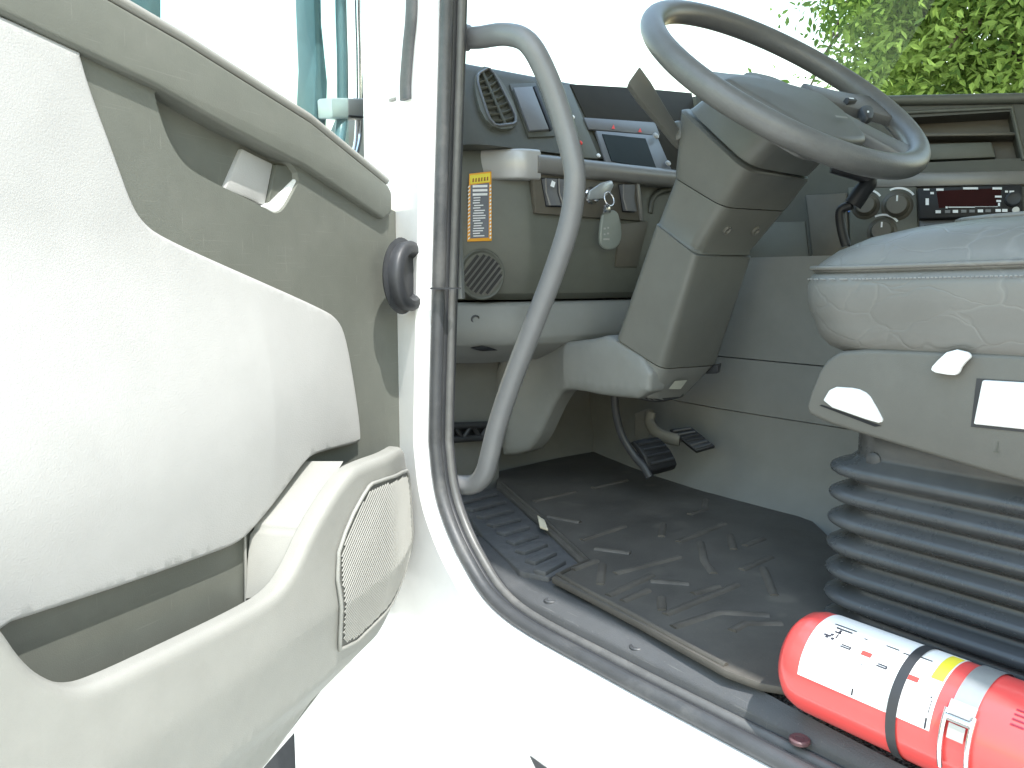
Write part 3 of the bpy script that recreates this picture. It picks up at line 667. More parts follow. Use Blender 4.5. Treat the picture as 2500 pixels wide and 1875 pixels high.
for p, q in ((1497, 310), (1562, 318)):
    prints('warning_symbol', [[U(p - 4, q + 4, .0085), U(p + 5, q + 5, .0085), U(p + 1, q - 6, .0085)]], M['ink_red'], clu)
lathe('cluster_disc', U(1600, 333, .012), nU, [(0, .007), (.004, .0065), (.005, .004)], M['silver'], clu, 14)  # small pale disc on the cluster face
lathe('bezel_disc', U(1630, 400, .012), nU, [(0, .006), (.004, .0055), (.005, .003)], M['silver'], clu, 14)  # second, smaller pale disc below it
tube('top_hatch', [Vector((V(x_, 186, Y=1.30).x, 1.30, .819)) for x_ in (1460, 1540, 1612)], .006, M['dash_dark'], dash, 8)
# switch panel
sp = prism('switch_panel', [L(p, q, .006) for p, q in ((1300, 408), (1556, 427), (1571, 540), (1309, 521))], (0, .012, 0), M['dash_brown'], dash, .002)
def rocker(a, mark):
    cx = [L(p, q, .007) for p, q in a]; prism('switch_well', [p.lerp(sum(cx, Vector()) / 4, -.10) for p in cx], (0, .004, 0), M['black'], sp)
    t = cx[0].lerp(cx[1], .5); b = cx[3].lerp(cx[2], .5); d = Vector((0, -1, 0)); bm = bmesh.new()
    secs = []
    for s in (0, 1):
        e = (cx[0], cx[3]) if s == 0 else (cx[1], cx[2])
        secs.append([e[0] + d * .012, e[0].lerp(e[1], .5) + d * .005, e[1] + d * .009, e[1] - d * .003, e[0] - d * .003])
    add_loft(bm, secs); r = finish('rocker_switch', bm, M['bezel'], sp, 30, .0012)
    tube('switch_edge', [cx[0] + d * .0125, cx[0].lerp(cx[3], .5) + d * .0065, cx[3] + d * .0105], .0016, M['band'], r, 6)
    if mark:
        c = t.lerp(b, .2) + d * .0125; prints('switch_symbol', [[c + Vector((-.006, 0, -.004)), c + Vector((.003, 0, -.006)), c + Vector((.006, 0, .003)), c + Vector((-.002, 0, .006))]], M['ink_white'], r)
rocker([(1322, 437), (1350, 438), (1364, 503), (1334, 502)], True); rocker([(1354, 438), (1382, 440), (1396, 505), (1366, 503)], True); rocker([(1511, 452), (1541, 452), (1548, 517), (1521, 515)], False)
prism('panel_post', [L(p, q, .010) for p, q in ((1553, 433), (1562, 435), (1572, 540), (1565, 538))], (0, .01, 0), M['band'], dash, .002)
prism('brown_cover', [L(p, q, .005) for p, q in ((1512, 546), (1584, 540), (1556, 652), (1503, 652))], (0, .01, 0), M['dash_brown'], dash, .002)
lathe('ignition_lock', L(1440, 478, .004), (0, -1, 0), [(0, .016), (.006, .016), (.009, .013), (.018, .012), (.020, .009)], M['chrome'], dash, 20)
# warning sticker on the side of the lower body: stays on the turned face
pA, pB = Vector((.125, 1.155 + .06, .5)), Vector((.235, 1.155 + .012, .5)); tS = (pB - pA).normalized(); nS = Vector((tS.y, -tS.x, 0))
PS = (pA + nS * .0015, nS)
def S(px, py, h=0): return V(px, py, pl=(PS[0] + nS * h, nS))
stk = prism('warning_sticker', [S(p, q, .004) for p, q in ((1146, 424), (1200, 418), (1201, 588), (1141, 590))], nS * -.003, M['orange'], dash, .001)
prints('sticker_field', [[S(p, q, .0046) for p, q in ((1149, 452), (1194, 446), (1193, 580), (1148, 582))]], M['sticker_dark'], stk)
prints('sticker_header', [[S(p, q, .0046) for p, q in ((1147, 428), (1197, 422), (1196, 444), (1148, 449))]], M['yellow'], stk)
pl = []
for k in range(6): x = 1153 + k * 7; y = 441 - k * .8; pl.append([S(x, y + 4, .0052), S(x + 3.5 + random.random() * 2, y + 3.6, .0052), S(x + 4, y - 6, .0052), S(x + 1, y - 5, .0052)])
prints('header_lettering', pl, mat('ink_brown', (.30, .10, .01), .5), stk)
pl = []; y = 452
while y < 576:
    w = 36 if y < 482 else random.uniform(16, 32); x0 = 1154 + (0 if y < 482 else random.uniform(0, 4)); h = 6 if y < 482 else 2.6
    pl.append([S(x0, y + h, .0052), S(x0 + w, y + h - .9, .0052), S(x0 + w, y - .9, .0052), S(x0, y, .0052)]); y += h + (4 if y < 482 else 3.6)
prints('sticker_lettering', pl, M['ink_white'], stk)
pl = []
for k in range(15):
    y = 452 + k * 9
    pl.append([S(1142.5, y + 4, .0046), S(1147.5, y, .0046), S(1147.5, y + 3.5, .0046), S(1142.5, y + 7.5, .0046)]); pl.append([S(1195.5, y, .0046), S(1199, y - 2, .0046), S(1199, y + 3, .0046), S(1195.5, y + 5, .0046)])
prints('sticker_hatching', pl, M['label'], stk)
# round slotted vent
rc = S(1177, 670, .002); axs = (tS, ZU)
rv = lathe('round_vent', rc - nS * .004, nS, [(0, .040), (.005, .040), (.007, .038), (.006, .035), (.0045, .034)], M['dash'], dash, 32)
rv.data.transform(Matrix.Translation(rc) @ Matrix.Scale(1.12, 4, (0, 0, 1)) @ Matrix.Translation(-rc))
sd = (tS * .62 + ZU * .78).normalized(); so = (tS * .78 - ZU * .62).normalized()
for k in range(-3, 4):
    h = math.sqrt(max(.0, .034 ** 2 - (k * .0088) ** 2)) * 1.0; c = rc + nS * .0022 + so * (k * .0088)
    prism('vent_slot', [c - sd * h - so * .0026, c + sd * h - so * .0026, c + sd * h + so * .0026, c - sd * h + so * .0026], nS * -.002, M['black'], rv)
    e = c + so * .0044
    tube('vent_bar', [e - sd * h * .97, e + sd * h * .97], .0016, M['seat_plastic'], rv, 6)
# knee bolster
kb_sec = [(1.168, .388), (1.160, .384), (1.150, .345), (1.150, .325), (1.158, .312), (1.26, .272), (1.45, .262), (1.45, .388)]
kxs = [(.104, .10), (.108, .075), (.19, .03), (.212, .012), (.235, .0), (.56, 0), (.60, .012), (.64, .05)]
kb = loft('knee_bolster', [sect(kb_sec, x, dy) for x, dy in kxs], M['grey'], dash, smooth=30, bevel=.004)
lathe('bolster_screw', V(1160, 780, Y=1.20), (-.4, -1, 0), [(0, .0085), (.003, .0085), (.004, .006), (.002, .005)], M['rubber_dark'], kb, 14)
prism('diagnostic_socket', [V(p, q, Y=1.195) for p, q in ((1160, 851), (1180, 842), (1238, 838), (1240, 846), (1215, 856), (1180, 858))], (0, .02, 0), M['black'], kb, .002)
prints('socket_stripe', [[V(p, q, Y=1.1935) for p, q in ((1222, 841), (1238, 839), (1240, 844), (1224, 847))]], M['orange'], kb)
# pocket in the dash beside the column
prism('side_pocket', [V(p, q, Y=1.19) for p, q in ((1600, 470), (1640, 462), (1640, 600), (1585, 600))], (0, .02, 0), M['bezel'], dash, .003)
tube('pocket_arch', catmull([V(1586, 520, Y=1.16), V(1592, 488, Y=1.16), V(1608, 470, Y=1.16), V(1640, 462, Y=1.16)], 5), .006, M['dash_dark'], dash, 8)
# centre stack angled to the driver
wA, wB = V(1850, 500, D=1.78), V(2500, 500, D=1.56); tW = (wB - wA); tW.z = 0; tW.normalize(); nW = Vector((tW.y, -tW.x, .10)).normalized(); PW = (wA, nW)
if nW.dot(CAM - wA) < 0: nW = -nW
def K(px, py, h=0): return V(px, py, pl=(wA + nW * h, nW))
hol = [K(p, q) for p, q in ((2205, 288), (2466, 272), (2492, 386), (2232, 398))]
holed('stack_body', [K(p, q) for p, q in ((1700, 232), (2000, 236), (2150, 240), (2500, 232), (2640, 225), (2700, 712), (1700, 704))], [hol], nW * -.06, M['dash_dark'], dash)
prism('stack_top', [K(1700, 233, -.001), K(2150, 240, -.001), K(2500, 232, -.001), K(2640, 226, -.001)] + [K(2640, 226) + Vector((.25, .5, .0)), K(1700, 233) + Vector((.0, .35, 0))], (0, 0, -.03), M['dash'], dash, .003)
tube('stack_brow', [K(1760, 243, .004), K(2150, 246, .004), K(2500, 240, .004), K(2640, 233, .004)], .010, M['dash'], dash, 10)
tray = prism('tray_back', [p - nW * .055 for p in (K(2180, 270), K(2490, 255), K(2520, 400), K(2210, 410))], nW * -.002, M['dash_brown'], dash)
prism('tray_shelf', [K(p, q, -.004) for p, q in ((2215, 325), (2478, 322), (2480, 330), (2218, 334))], nW * -.05, M['dash_brown'], tray, .002)
prism('tray_floor', [K(p, q, -.012) for p, q in ((2228, 352), (2420, 346), (2432, 384), (2234, 392))], nW * -.03, M['dash'], tray, .003)
tube('tray_rim', [K(p, q, .002) for p, q in ((2190, 276), (2470, 262), (2500, 390))], .004, M['dash'], dash, 8)
prism('stack_band', [K(p, q, .010) for p, q in ((2100, 424), (2520, 416), (2525, 450), (2100, 458))], nW * -.02, M['band'], dash, .003)
prism('stack_pillar', [K(p, q, .010) for p, q in ((1966, 476), (2068, 470), (2074, 690), (1990, 690))], nW * -.015, M['dash_brown'], dash, .003)
prism('stack_side', [K(p, q, .003) for p, q in ((1800, 545), (1966, 540), (1984, 700), (1800, 700))], nW * -.015, M['dash'], dash, .003)
cp = prism('climate_panel', [K(p, q, .008) for p, q in ((2070, 457), (2238, 455), (2244, 640), (2076, 640))], nW * -.012, M['dash'], dash, .003)
def arc(c, r, a0, a1, w, n=10):
    o = []
    for k in range(n):
        s = []
        for t, rr in ((k, r), (k + 1, r), (k + 1, r + w), (k, r + w)):
            a = R(a0 + (a1 - a0) * t / n); s.append(c + tW * math.cos(a) * rr + ZU * math.sin(a) * rr)
        o.append(s)
    return o
for p, q, r in ((2113, 503, .021), (2190, 503, .023), (2153, 566, .022)):
    c = K(p, q, .008); kn = lathe('climate_knob', c, nW, [(0, r * 1.3), (.002, r * 1.25), (.004, r * 1.02), (.018, r * .9), (.021, r * .8)], M['dash_brown'], cp, 24)
    cc = c + nW * .001
    prints('scale_mark', arc(cc, r * 1.45, 35, 115, .004), M['ink_white'], kn)
    if p == 2113: prints('cold_scale', arc(cc, r * 1.45, 120, 200, .004), M['ink_blue'], kn)
    prism('pointer', [c + nW * .0215 + tW * s * .0016 + ZU * z for s, z in ((-1, .006), (1, .006), (1, r * .75), (-1, r * .75))], nW * -.001, M['ink_white'], kn)
prism('bin_frame', [K(p, q, .006) for p, q in ((2244, 538), (2496, 530), (2502, 640), (2250, 640))], nW * -.012, M['bezel'], dash, .003)
prism('bin_door', [K(p, q, .0065) for p, q in ((2256, 550), (2484, 543), (2488, 630), (2260, 630))], nW * -.002, M['black'], dash)

# ------------------------------------------------------------------ radio
radio = thing('car_radio', K(2370, 532, .02), 'black radio with dark red display in the centre stack', 'radio')
prism('radio_face', [K(p, q, .022) for p, q in ((2240, 459), (2495, 450), (2498, 528), (2244, 534))], nW * -.03, M['black'], radio, .003)
prism('radio_display', [K(p, q, .0235) for p, q in ((2286, 466), (2445, 459), (2440, 502), (2292, 508))], nW * -.002, M['redglass'], radio)
def rq(x0, y0, x1, y1): return [K(2200 + x / 7.373, 430 + y / 7.373, .0245) for x, y in ((x0, y1), (x1, y1), (x1, y0), (x0, y0))]
prints('radio_print', [rq(405, 225, 510, 255), (rq(630, 222, 765, 262)), rq(1115, 200, 1385, 238), rq(1645, 200, 1815, 240), rq(525, 285, 590, 325), rq(1870, 260, 1925, 295), rq(1950, 262, 2035, 300), rq(440, 400, 500, 520), rq(1690, 350, 1810, 385), rq(1715, 430, 1800, 465), rq(1745, 480, 1780, 540), rq(800, 545, 840, 580), rq(850, 550, 1330, 566), rq(1330, 545, 1740, 552)], M['ink_white'], radio)
for x in (620, 790, 930, 1080, 1230, 1380, 1520, 1700, 1820):
    prism('preset_button', [p for p in rq(x, 615 - (x - 620) * .02, x + 95, 665 - (x - 620) * .02)], nW * -.002, M['ink_white'] if x in (620, 1380, 1700, 1820, 930) else M['bezel'], radio)
lathe('tuning_knob', K(2474, 487, .023), nW, [(0, .014), (.006, .0135), (.008, .011), (.007, .008)], M['rubber_dark'], radio, 20)
lathe('source_button', K(2480, 513, .023), nW, [(0, .0065), (.003, .006)], M['silver'], radio, 14)

# ------------------------------------------------------------------ key with tag
key = thing('truck_key', L(1440, 478, .03), 'key in the ignition with a ring and long grey tag', 'key')
kc = L(1440, 478, .024)
lathe('key_shank', kc + Vector((0, .01, 0)), (.3, -1, 0), [(0, .006), (.012, .006)], M['chrome'], key, 12)
prism('key_bow', [L(p, q, .036) for p, q in ((1436, 488), (1440, 466), (1470, 446), (1494, 440), (1500, 452), (1492, 468), (1474, 484))], (0, .006, 0), M['steel'], key, .002)
rcx = L(1487, 486, .040); tube('key_ring', [rcx + Vector((math.cos(a) * .0115, math.sin(a) * .004, math.sin(a) * .0125)) for a in [2 * math.pi * k / 20 for k in range(20)]], .0015, M['chrome'], key, 8, True)
prism('tag_clasp', [L(p, q, .040) for p, q in ((1478, 500), (1494, 499), (1492, 520), (1474, 520))], (0, .006, 0), M['chrome'], key, .002)
tg = chaikin([L(p, q, .036) for p, q in ((1474, 518), (1506, 510), (1517, 540), (1520, 575), (1512, 602), (1490, 612), (1468, 602), (1466, 575), (1470, 540))], 2)
prism('key_tag', tg, (0, .008, 0), M['tag'], key, .003, 3)
prints('tag_lettering', [[L(x, y + 4, .0365), L(x + w, y + 4, .0365), L(x + w, y, .0365), L(x, y, .0365)] for x, y, w in ((1474, 556, 5), (1483, 554, 4), (1474, 570, 4), (1482, 568, 5), (1473, 582, 15))], M['silver'], key)

# ================================================================== steering column and wheel
NW_ = Vector((-.06, -.82, 1)).normalized(); WC = Vector((.43, .766, .718))
colm = thing('steering_column', (.45, 1.05, .28), 'grey covered steering column with stalks and pale boot', 'steering column')
def quad_sec(lf, ln, rn, n=5, rad=.018):
    lf, ln, rn = lf, ln, rn; rf = lf + (rn - ln); pts = [lf, ln, rn, rf]; o = []
    for i in range(4):
        a, b, c = pts[i - 1], pts[i], pts[(i + 1) % 4]; r1 = min(rad, (a - b).length * .45); r2 = min(rad, (c - b).length * .45)
        p, q = b + (a - b).normalized() * r1, b + (c - b).normalized() * r2
        for k in range(n + 1): t = k / n; o.append(p * (1 - t) ** 2 + b * 2 * t * (1 - t) + q * t * t)
    return o
def sec3(lf, ln, rn, xl=.355, xr=.525, xf=.35, rad=.022): return quad_sec(V(*lf, X=xf), V(*ln, X=xl), V(*rn, X=xr), rad=rad)
def mixr(A, B, t): return [a.lerp(b, t) for a, b in zip(A, B)]
S0 = sec3((1712, 226), (1888, 346), (2036, 388), .348, .53, .348, .035)
S1 = sec3((1673, 257), (1826, 404), (1990, 434), .345, .53, .345, .035)
S1b = sec3((1650, 262), (1818, 418), (1985, 446), .335, .535, .335, .03)
SA = sec3((1636, 424), (1766, 503), (1932, 513), .35, .53, .345, .026)
SAb = sec3((1638, 430), (1766, 508), (1926, 518), .353, .525, .35, .026)
SB = sec3((1600, 540), (1700, 616), (1838, 618), .36, .52, .355, .02)
SBb = sec3((1596, 548), (1698, 628), (1838, 632), .352, .525, .345, .014)
SC = sec3((1498, 822), (1615, 900), (1756, 890), .362, .515, .345, .02)
loft('switch_housing', [mixr(S0, S1, 0), S1, mixr(S1, S1b, .1)], M['column'], colm, smooth=50)
loft('upper_shroud', [mixr(S1, S1b, .6), S1b, mixr(S1b, SA, .06), mixr(S1b, SA, .5), mixr(S1b, SA, .96), mixr(SA, SAb, .5)], M['column'], colm, smooth=50)
mc = loft('middle_cover', [SAb, mixr(SAb, SB, .04), mixr(SAb, SB, .5), mixr(SAb, SB, .97), mixr(SB, SBb, .4)], M['column'], colm, smooth=50)
lc = loft('lower_cover', [mixr(SBb, SC, -.01), mixr(SBb, SC, .03), mixr(SBb, SC, .3), mixr(SBb, SC, .6), SC], M['column'], colm, smooth=50)
def cov(ln, rn, t, A, B):                           # point on the near face between two edge points
    a, b = V(*ln, X=A), V(*rn, X=B); return a.lerp(b, t)
nf = (V(1700, 616, X=.36) - V(1615, 900, X=.362)).cross(V(1838, 618, X=.52) - V(1700, 616, X=.36)).normalized()
if nf.dot(CAM - WC) < 0: nf = -nf
pn = (V(1700, 616, X=.36), nf)
pm = (V(1766, 505, X=.35), ((V(1766, 505, X=.35) - V(1700, 616, X=.36)).cross(V(1932, 513, X=.53) - V(1766, 505, X=.35))).normalized())
for (p, q), pl_, par in (((1775, 561), pm, mc), ((1845, 563), pm, mc), ((1728, 713), pn, lc), ((1782, 711), pn, lc)):
    c = V(p, q, pl=pl_); n_ = pl_[1] if pl_[1].dot(CAM - c) > 0 else -pl_[1]
    lathe('cover_screw', c - n_ * .001, n_, [(0, .008), (.003, .0078), (.0042, .0065), (.003, .005), (.0015, .0045)], M['seat_plastic'], par, 14)
# boot below
SD = sec3((1440, 905), (1585, 974), (1700, 950), .37, .50, .345, .03)
SE = sec3((1450, 925), (1592, 984), (1688, 962), .39, .49, .36, .03)
SC2 = sec3((1494, 826), (1616, 902), (1750, 894), .366, .51, .348, .02)
bt = loft('column_boot', [SC2, mixr(SC2, SD, .5), SD, SE], M['grey'], colm, smooth=50)
loft('boot_edge', [mixr(SD, SE, .4), mixr(SE, SD, -.3)], M['rubber_dark'], colm, smooth=50)
prism('boot_clip', [V(p, q, X=.50) for p, q in ((1728, 895), (1755, 888), (1752, 912), (1722, 914))], (.02, .01, 0), M['rubber_dark'], colm, .002)
prints('boot_sticker', [[V(p, q, pl=(V(1616, 902, X=.366) - nf * -.006, nf)) for p, q in ((1632, 950), (1648, 930), (1678, 928), (1662, 950))]], mat('faded_sticker', (.42, .43, .37), .5), colm)
# moulded panel beside the boot
pa, pb = V(1225, 868, Y=1.36), V(1540, 860, X=.36); tK = (pb - pa); tK.z = 0; tK.normalize(); nK = Vector((tK.y, -tK.x, 0)); nK = -nK if nK.dot(CAM - pa) < 0 else nK
kp = [(1212, 842), (1330, 838), (1440, 830), (1500, 815), (1600, 890), (1590, 976), (1480, 966), (1415, 952), (1378, 952), (1345, 985), (1320, 1030), (1300, 1075), (1275, 1110), (1222, 1110)]
def k2(px, py): v = V(px, py, pl=(pa, nK)) - pa; return (v.dot(tK), v.z)
Lk = (pb - pa).length
pillow('knee_panel', [k2(*p) for p in kp], (pa, tK, ZU, nK), lambda a, b, d: .022 * math.sin(max(0, min(1, (a - .02) / (Lk * .5))) * math.pi) * -1 + rnd(d, .02, .012), M['grey'], colm, (.001, .003, .006), .02, .03)
# stalks
s0, s1 = V(1650, 335, X=.345), V(1545, 188, X=.225); ax_ = (s1 - s0).normalized(); sd_ = ax_.cross(FW).normalized()
def bar_sec(c, w, h): return [c + sd_ * w * i + FW * h * j for i, j in ((-1, -1), (1, -1), (1, 1), (-1, 1))]
stalk = loft('indicator_stalk', [bar_sec(s0 - ax_ * .02, .008, .008), bar_sec(s0, .010, .010), bar_sec(s0.lerp(s1, .35), .0115, .011), bar_sec(s0.lerp(s1, .75), .015, .012), bar_sec(s1, .015, .011)], M['column'], colm, smooth=30, bevel=.003)
lathe('stalk_boss', V(1655, 322, X=.348), (-1, -.2, .2), [(-.02, .017), (.006, .016), (.010, .012)], M['column'], colm, 18)
tube('gear_stalk', catmull([V(2030, 410, X=.53), V(2120, 436, X=.57), V(2102, 470, X=.565), V(2082, 500, X=.56)], 6), [.008 + .006 * min(1, k / 12) for k in range(19)], M['black'], colm, 10)
tube('stalk_tip', catmull([V(2080, 500, X=.56), V(2052, 515, X=.555), V(2055, 560, X=.555), V(2066, 600, X=.558)], 6), .0075, M['black'], colm, 10)

wheel = thing('steering_wheel', WC, 'worn grey steering wheel with broad horn pad', 'steering wheel')
wa = Vector((1, 0, 0)); wa = (wa - NW_ * wa.dot(NW_)).normalized(); wb = NW_.cross(wa)
RM = .2175
tube('rim', [WC + (wa * math.cos(a) + wb * math.sin(a)) * RM for a in [2 * math.pi * k / 96 for k in range(96)]], .0178, M['wheel'], wheel, 20, True, up=NW_)
def H(px, py, h=0): return V(px, py, pl=(WC + NW_ * h, NW_))
def h2(px, py, h=0): v = H(px, py, h) - WC; return (v.dot(wa), v.dot(wb))
padp = [(1768, 176), (1800, 166), (1906, 182), (2012, 214), (2075, 262), (2134, 328), (2085, 330), (2000, 312), (1890, 246)]
pillow('horn_pad', [(p.x, p.y) for p in chaikin([Vector(h2(p, q, .02)) for p, q in padp], 1, q=.15)], (WC, wa, wb, NW_), lambda a, b, d: .004 + rnd(d, .008, .009) + .004 * min(1, d / .06), mat('pad_plastic', (.098, .10, .095), .45, vary=.06, grain=.25), wheel, (.001, .0025, .005, .009), .015, .03)
# hub below the pad, spokes to the rim
lathe('hub', WC - NW_ * .07, NW_, [(0, .055), (.03, .06), (.055, .06), (.062, .04)], M['column'], wheel, 28)
def spoke(a0, wid):
    d = wa * math.cos(a0) + wb * math.sin(a0); s = NW_.cross(d); rr = []
    for t, wd, h in ((.05, wid * .8, -.004), (.12, wid, -.004), (.17, wid * 1.1, -.002), (.205, wid * 1.35, .0)):
        c = WC + d * t + NW_ * h; rr.append([c - s * wd - NW_ * .010, c + s * wd - NW_ * .010, c + s * wd * .95 + NW_ * .006, c - s * wd * .95 + NW_ * .006])
    return loft('spoke', rr, M['wheel'], wheel, smooth=40, bevel=.004)
for a0, wid in ((R(-12), .030), (R(192), .030), (R(-62), .026), (R(242), .026)): spoke(a0, wid)
sw = chaikin([H(p, q, .008) for p, q in ((2100, 262), (2110, 254), (2132, 257), (2136, 286), (2118, 288))], 1)
prism('thumb_switch', sw, NW_ * -.012, M['rubber_dark'], wheel, .003)
prism('switch_cap', [H(p, q, .009) for p, q in ((2064, 237), (2088, 237), (2094, 244), (2074, 246))], NW_ * -.012, M['rubber_dark'], wheel, .002)
prints('switch_mark', [[H(2117, 270, .0085), H(2122, 270, .0085), H(2122, 275, .0085), H(2117, 275, .0085)], [H(2072, 238, .0095), H(2084, 239, .0095), H(2086, 242, .0095), H(2074, 241, .0095)]], M['ink_white'], wheel)
prints('pad_emblem', [[H(2038, 281, .0205), H(2068, 285, .0205), H(2070, 289, .0205), H(2042, 286, .0205)]], M['band'], wheel)

# ================================================================== pedals
brake = thing('brake_pedal', V(1600, 1150, X=.47), 'black rubber brake pedal hanging on its curved arm', 'pedal')
armp = [(1500, 965, .42), (1504, 1010, .425), (1518, 1062, .435), (1545, 1108, .445), (1572, 1140, .45), (1586, 1166, .452)]
tube('pedal_arm', catmull([V(p, q, X=x) for p, q, x in armp], 6), .0085, M['rubber_dark'], brake, 10, up=(1, 0, 0), flat=.8)
bp = [(1546, 1076), (1606, 1066), (1622, 1072), (1652, 1118), (1656, 1142), (1590, 1158), (1578, 1140)]
b0 = V(1546, 1076, X=.445); b1 = V(1606, 1066, X=.50); b2 = V(1656, 1140, X=.515); b3 = V(1586, 1158, X=.455)
nb = (b1 - b0).cross(b3 - b0).normalized(); nb = -nb if nb.dot(CAM - b0) < 0 else nb
rr = []
for t in (0, .25, .5, .75, .92, 1):
    bow = nb * (.010 * math.sin(math.pi * t) - (.010 if t == 1 else 0)); a = b0.lerp(b3, t) + bow; c = b1.lerp(b2, t) + bow; rr.append([a, a.lerp(c, .5) + nb * .002, c, c - nb * .014, a - nb * .014])
pdp = loft('pedal_pad', rr, M['black'], brake, smooth=40, bevel=.002)
for k in range(4):
    t = .14 + k * .2; bow = nb * (.010 * math.sin(math.pi * t) + .0022); a = b0.lerp(b3, t) + bow; c = b1.lerp(b2, t) + bow
    tube('tread_rib', [a.lerp(c, .08), a.lerp(c, .92)], .003, M['rubber_dark'], pdp, 6)
acc = thing('accelerator_pedal', V(1690, 1090, X=.56), 'small ribbed accelerator pedal on a bent steel bracket', 'pedal')
q0, q1, q2_, q3 = V(1634, 1048, X=.545), V(1686, 1040, X=.575), V(1746, 1088, X=.585), V(1700, 1102, X=.56)
na = (q1 - q0).cross(q3 - q0).normalized(); na = -na if na.dot(CAM - q0) < 0 else na
ap_ = prism('pedal_pad', [q0, q1, q2_, q3], na * -.012, M['black'], acc, .002)
for k in range(6):
    t = .1 + k * .16; tube('tread_rib', [q0.lerp(q3, t).lerp(q1.lerp(q2_, t), .08) + na * .001, q0.lerp(q3, t).lerp(q1.lerp(q2_, t), .92) + na * .001], .0028, M['rubber_dark'], ap_, 6)
tube('pedal_bracket', catmull([V(1590, 1006, X=.55), V(1586, 1030, X=.545), V(1602, 1055, X=.54), V(1630, 1068, X=.545), V(1660, 1074, X=.555)], 6), .013, M['seat_plastic'], acc, 10, up=(1, 0, 0), flat=.5)
prism('bracket_plate', [V(p, q, X=.56) for p, q in ((1563, 1012), (1598, 1000), (1602, 1040), (1580, 1072), (1562, 1070))], (.004, .02, 0), M['seat_plastic'], acc, .002)

# ================================================================== floor mat
fm = thing('floor_mat', V(1600, 1300, Z=0), 'dusty dark rubber floor mat in the driver footwell', 'mat')
mp_ = [(1216, 1150), (1360, 1118), (1515, 1090), (1600, 1098), (1660, 1112), (1710, 1138), (1775, 1184), (1860, 1226), (1985, 1272), (2080, 1360), (2090, 1520), (1990, 1690), (1860, 1668), (1772, 1636), (1660, 1575), (1560, 1519), (1440, 1456), (1346, 1408), (1418, 1371), (1335, 1292), (1262, 1228), (1212, 1186)]
prism('mat_sheet', [V(p, q, Z=.0125) for p, q in mp_], (0, 0, -.010), M['mat'], fm, .003)
rim_ = [(1772, 1626), (1660, 1566), (1560, 1510), (1440, 1447), (1362, 1404), (1436, 1370), (1345, 1284), (1272, 1220), (1226, 1180)]
tube('mat_rim', [V(p, q, Z=.0125) for p, q in rim_], .0042, M['mat'], fm, 6)
segs = [[(640, 1020), (810, 1055)], [(890, 1195), (1080, 1220)], [(560, 940), (780, 888)], [(880, 868), (1060, 825)], [(820, 1150), (1050, 1075)], [(1340, 1160), (1590, 1060)], [(960, 1450), (1200, 1340)], [(1190, 1370), (1400, 1385)], [(930, 1280), (920, 1390)], [(770, 1310), (900, 1260)], [(1000, 1330), (1350, 1240)], [(1460, 1160), (1480, 1260), (1530, 1330)], [(1250, 1460), (1252, 1530)], [(1270, 1552), (1660, 1390)], [(1310, 1620), (1560, 1540), (1830, 1555)], [(1800, 1300), (1860, 1450)], [(1680, 1310), (1840, 1240)], [(1336, 772), (1480, 826), (1650, 890)], [(1630, 1640), (1700, 1600), (1900, 1600)], [(1400, 1010), (1480, 985), (1490, 930)], [(1260, 1060), (1250, 1130)], [(1620, 1120), (1640, 1200)], [(1700, 1180), (1800, 1140)], [(1040, 1480), (1180, 1420)], [(1420, 1440), (1560, 1400)]]
for sg_ in segs:
    pts = [V(1050 + x / 2.212, 800 + y / 2.212, Z=.0125) for x, y in sg_]
    tube('tread_ridge', pts, .0062, M['ridge'], fm, 8, up=(0, 0, 1), flat=.55)
scrap = prism('paper_scrap', [V(p, q, Z=.018) for p, q in ((1312, 1262), (1330, 1275), (1338, 1297), (1318, 1290))], (0, 0, .004), mat('paper', (.62, .56, .42), .8), None, .001)
tag(scrap, 'small tan scrap lying at the mat edge beside the ribbed step pad', 'scrap')

# ================================================================== driver seat
seat = thing('driver_seat', (.44, .25, 0), 'grey leather driver seat on an air suspension bellows', 'seat')
SX0, SX1, SY0, SY1 = .195, .68, -.12, .605
def seat_ring(z, ins, insf, r=.09, bul=0):
    pts = rrect(SX0 + ins, SX1 - ins, SY0 + ins, SY1 - insf, r, 10)
    o = []
    for i, (x, y) in enumerate(pts):
        zz = z + .012 * max(0, min(1, (.42 - y) / .5)) * (1 if z > .42 else .3)
        o.append(Vector((x, y, zz)))
    return o
def dens(ring, m=4):
    o = []
    for i in range(len(ring)):
        a, b = ring[i], ring[(i + 1) % len(ring)]; k = m if i % 11 == 10 else 1
        for j in range(k): o.append(a.lerp(b, j / k))
    return o
cr = [(.338, .06, .065), (.342, .032, .038), (.350, .018, .024), (.362, .010, .014), (.374, .007, .010), (.381, .0065, .008), (.389, .004, .004), (.405, .001, .001), (.422, .0, .0), (.4345, .004, .003), (.4365, .0075, .0065), (.4385, .004, .004), (.448, .006, .012), (.463, .016, .031), (.478, .034, .063), (.4885, .060, .103), (.495, .095, .149), (.4985, .14, .20), (.500, .18, .24)]
cu = loft('cushion', [dens(seat_ring(z, i, f, max(.03, .10 - i * .2))) for z, i, f in cr], M['leather'], seat, smooth=70)
for z, i, f, r_ in ((.4425, .003, .003, .0028), (.4945, .088, .140, .0034)):
    tube('piping', dens(seat_ring(z, i, f, max(.03, .10 - i * .2))), r_, M['leather'], cu, 8, True)
bm = bmesh.new(); ring = dens(seat_ring(.4295, -.0002, -.0002, .10), 120)      # stitch row
for k in range(0, len(ring)):
    a, b = ring[k], ring[(k + 1) % len(ring)]
    if a.x < .30 or a.y > .5: add_tube(bm, [a.lerp(b, .1), a.lerp(b, .7)], .0008, 4)
tag(finish('stitching', bm, mat('thread', (.27, .27, .255), .6), cu, 40), kind='stuff')
bk_ = []
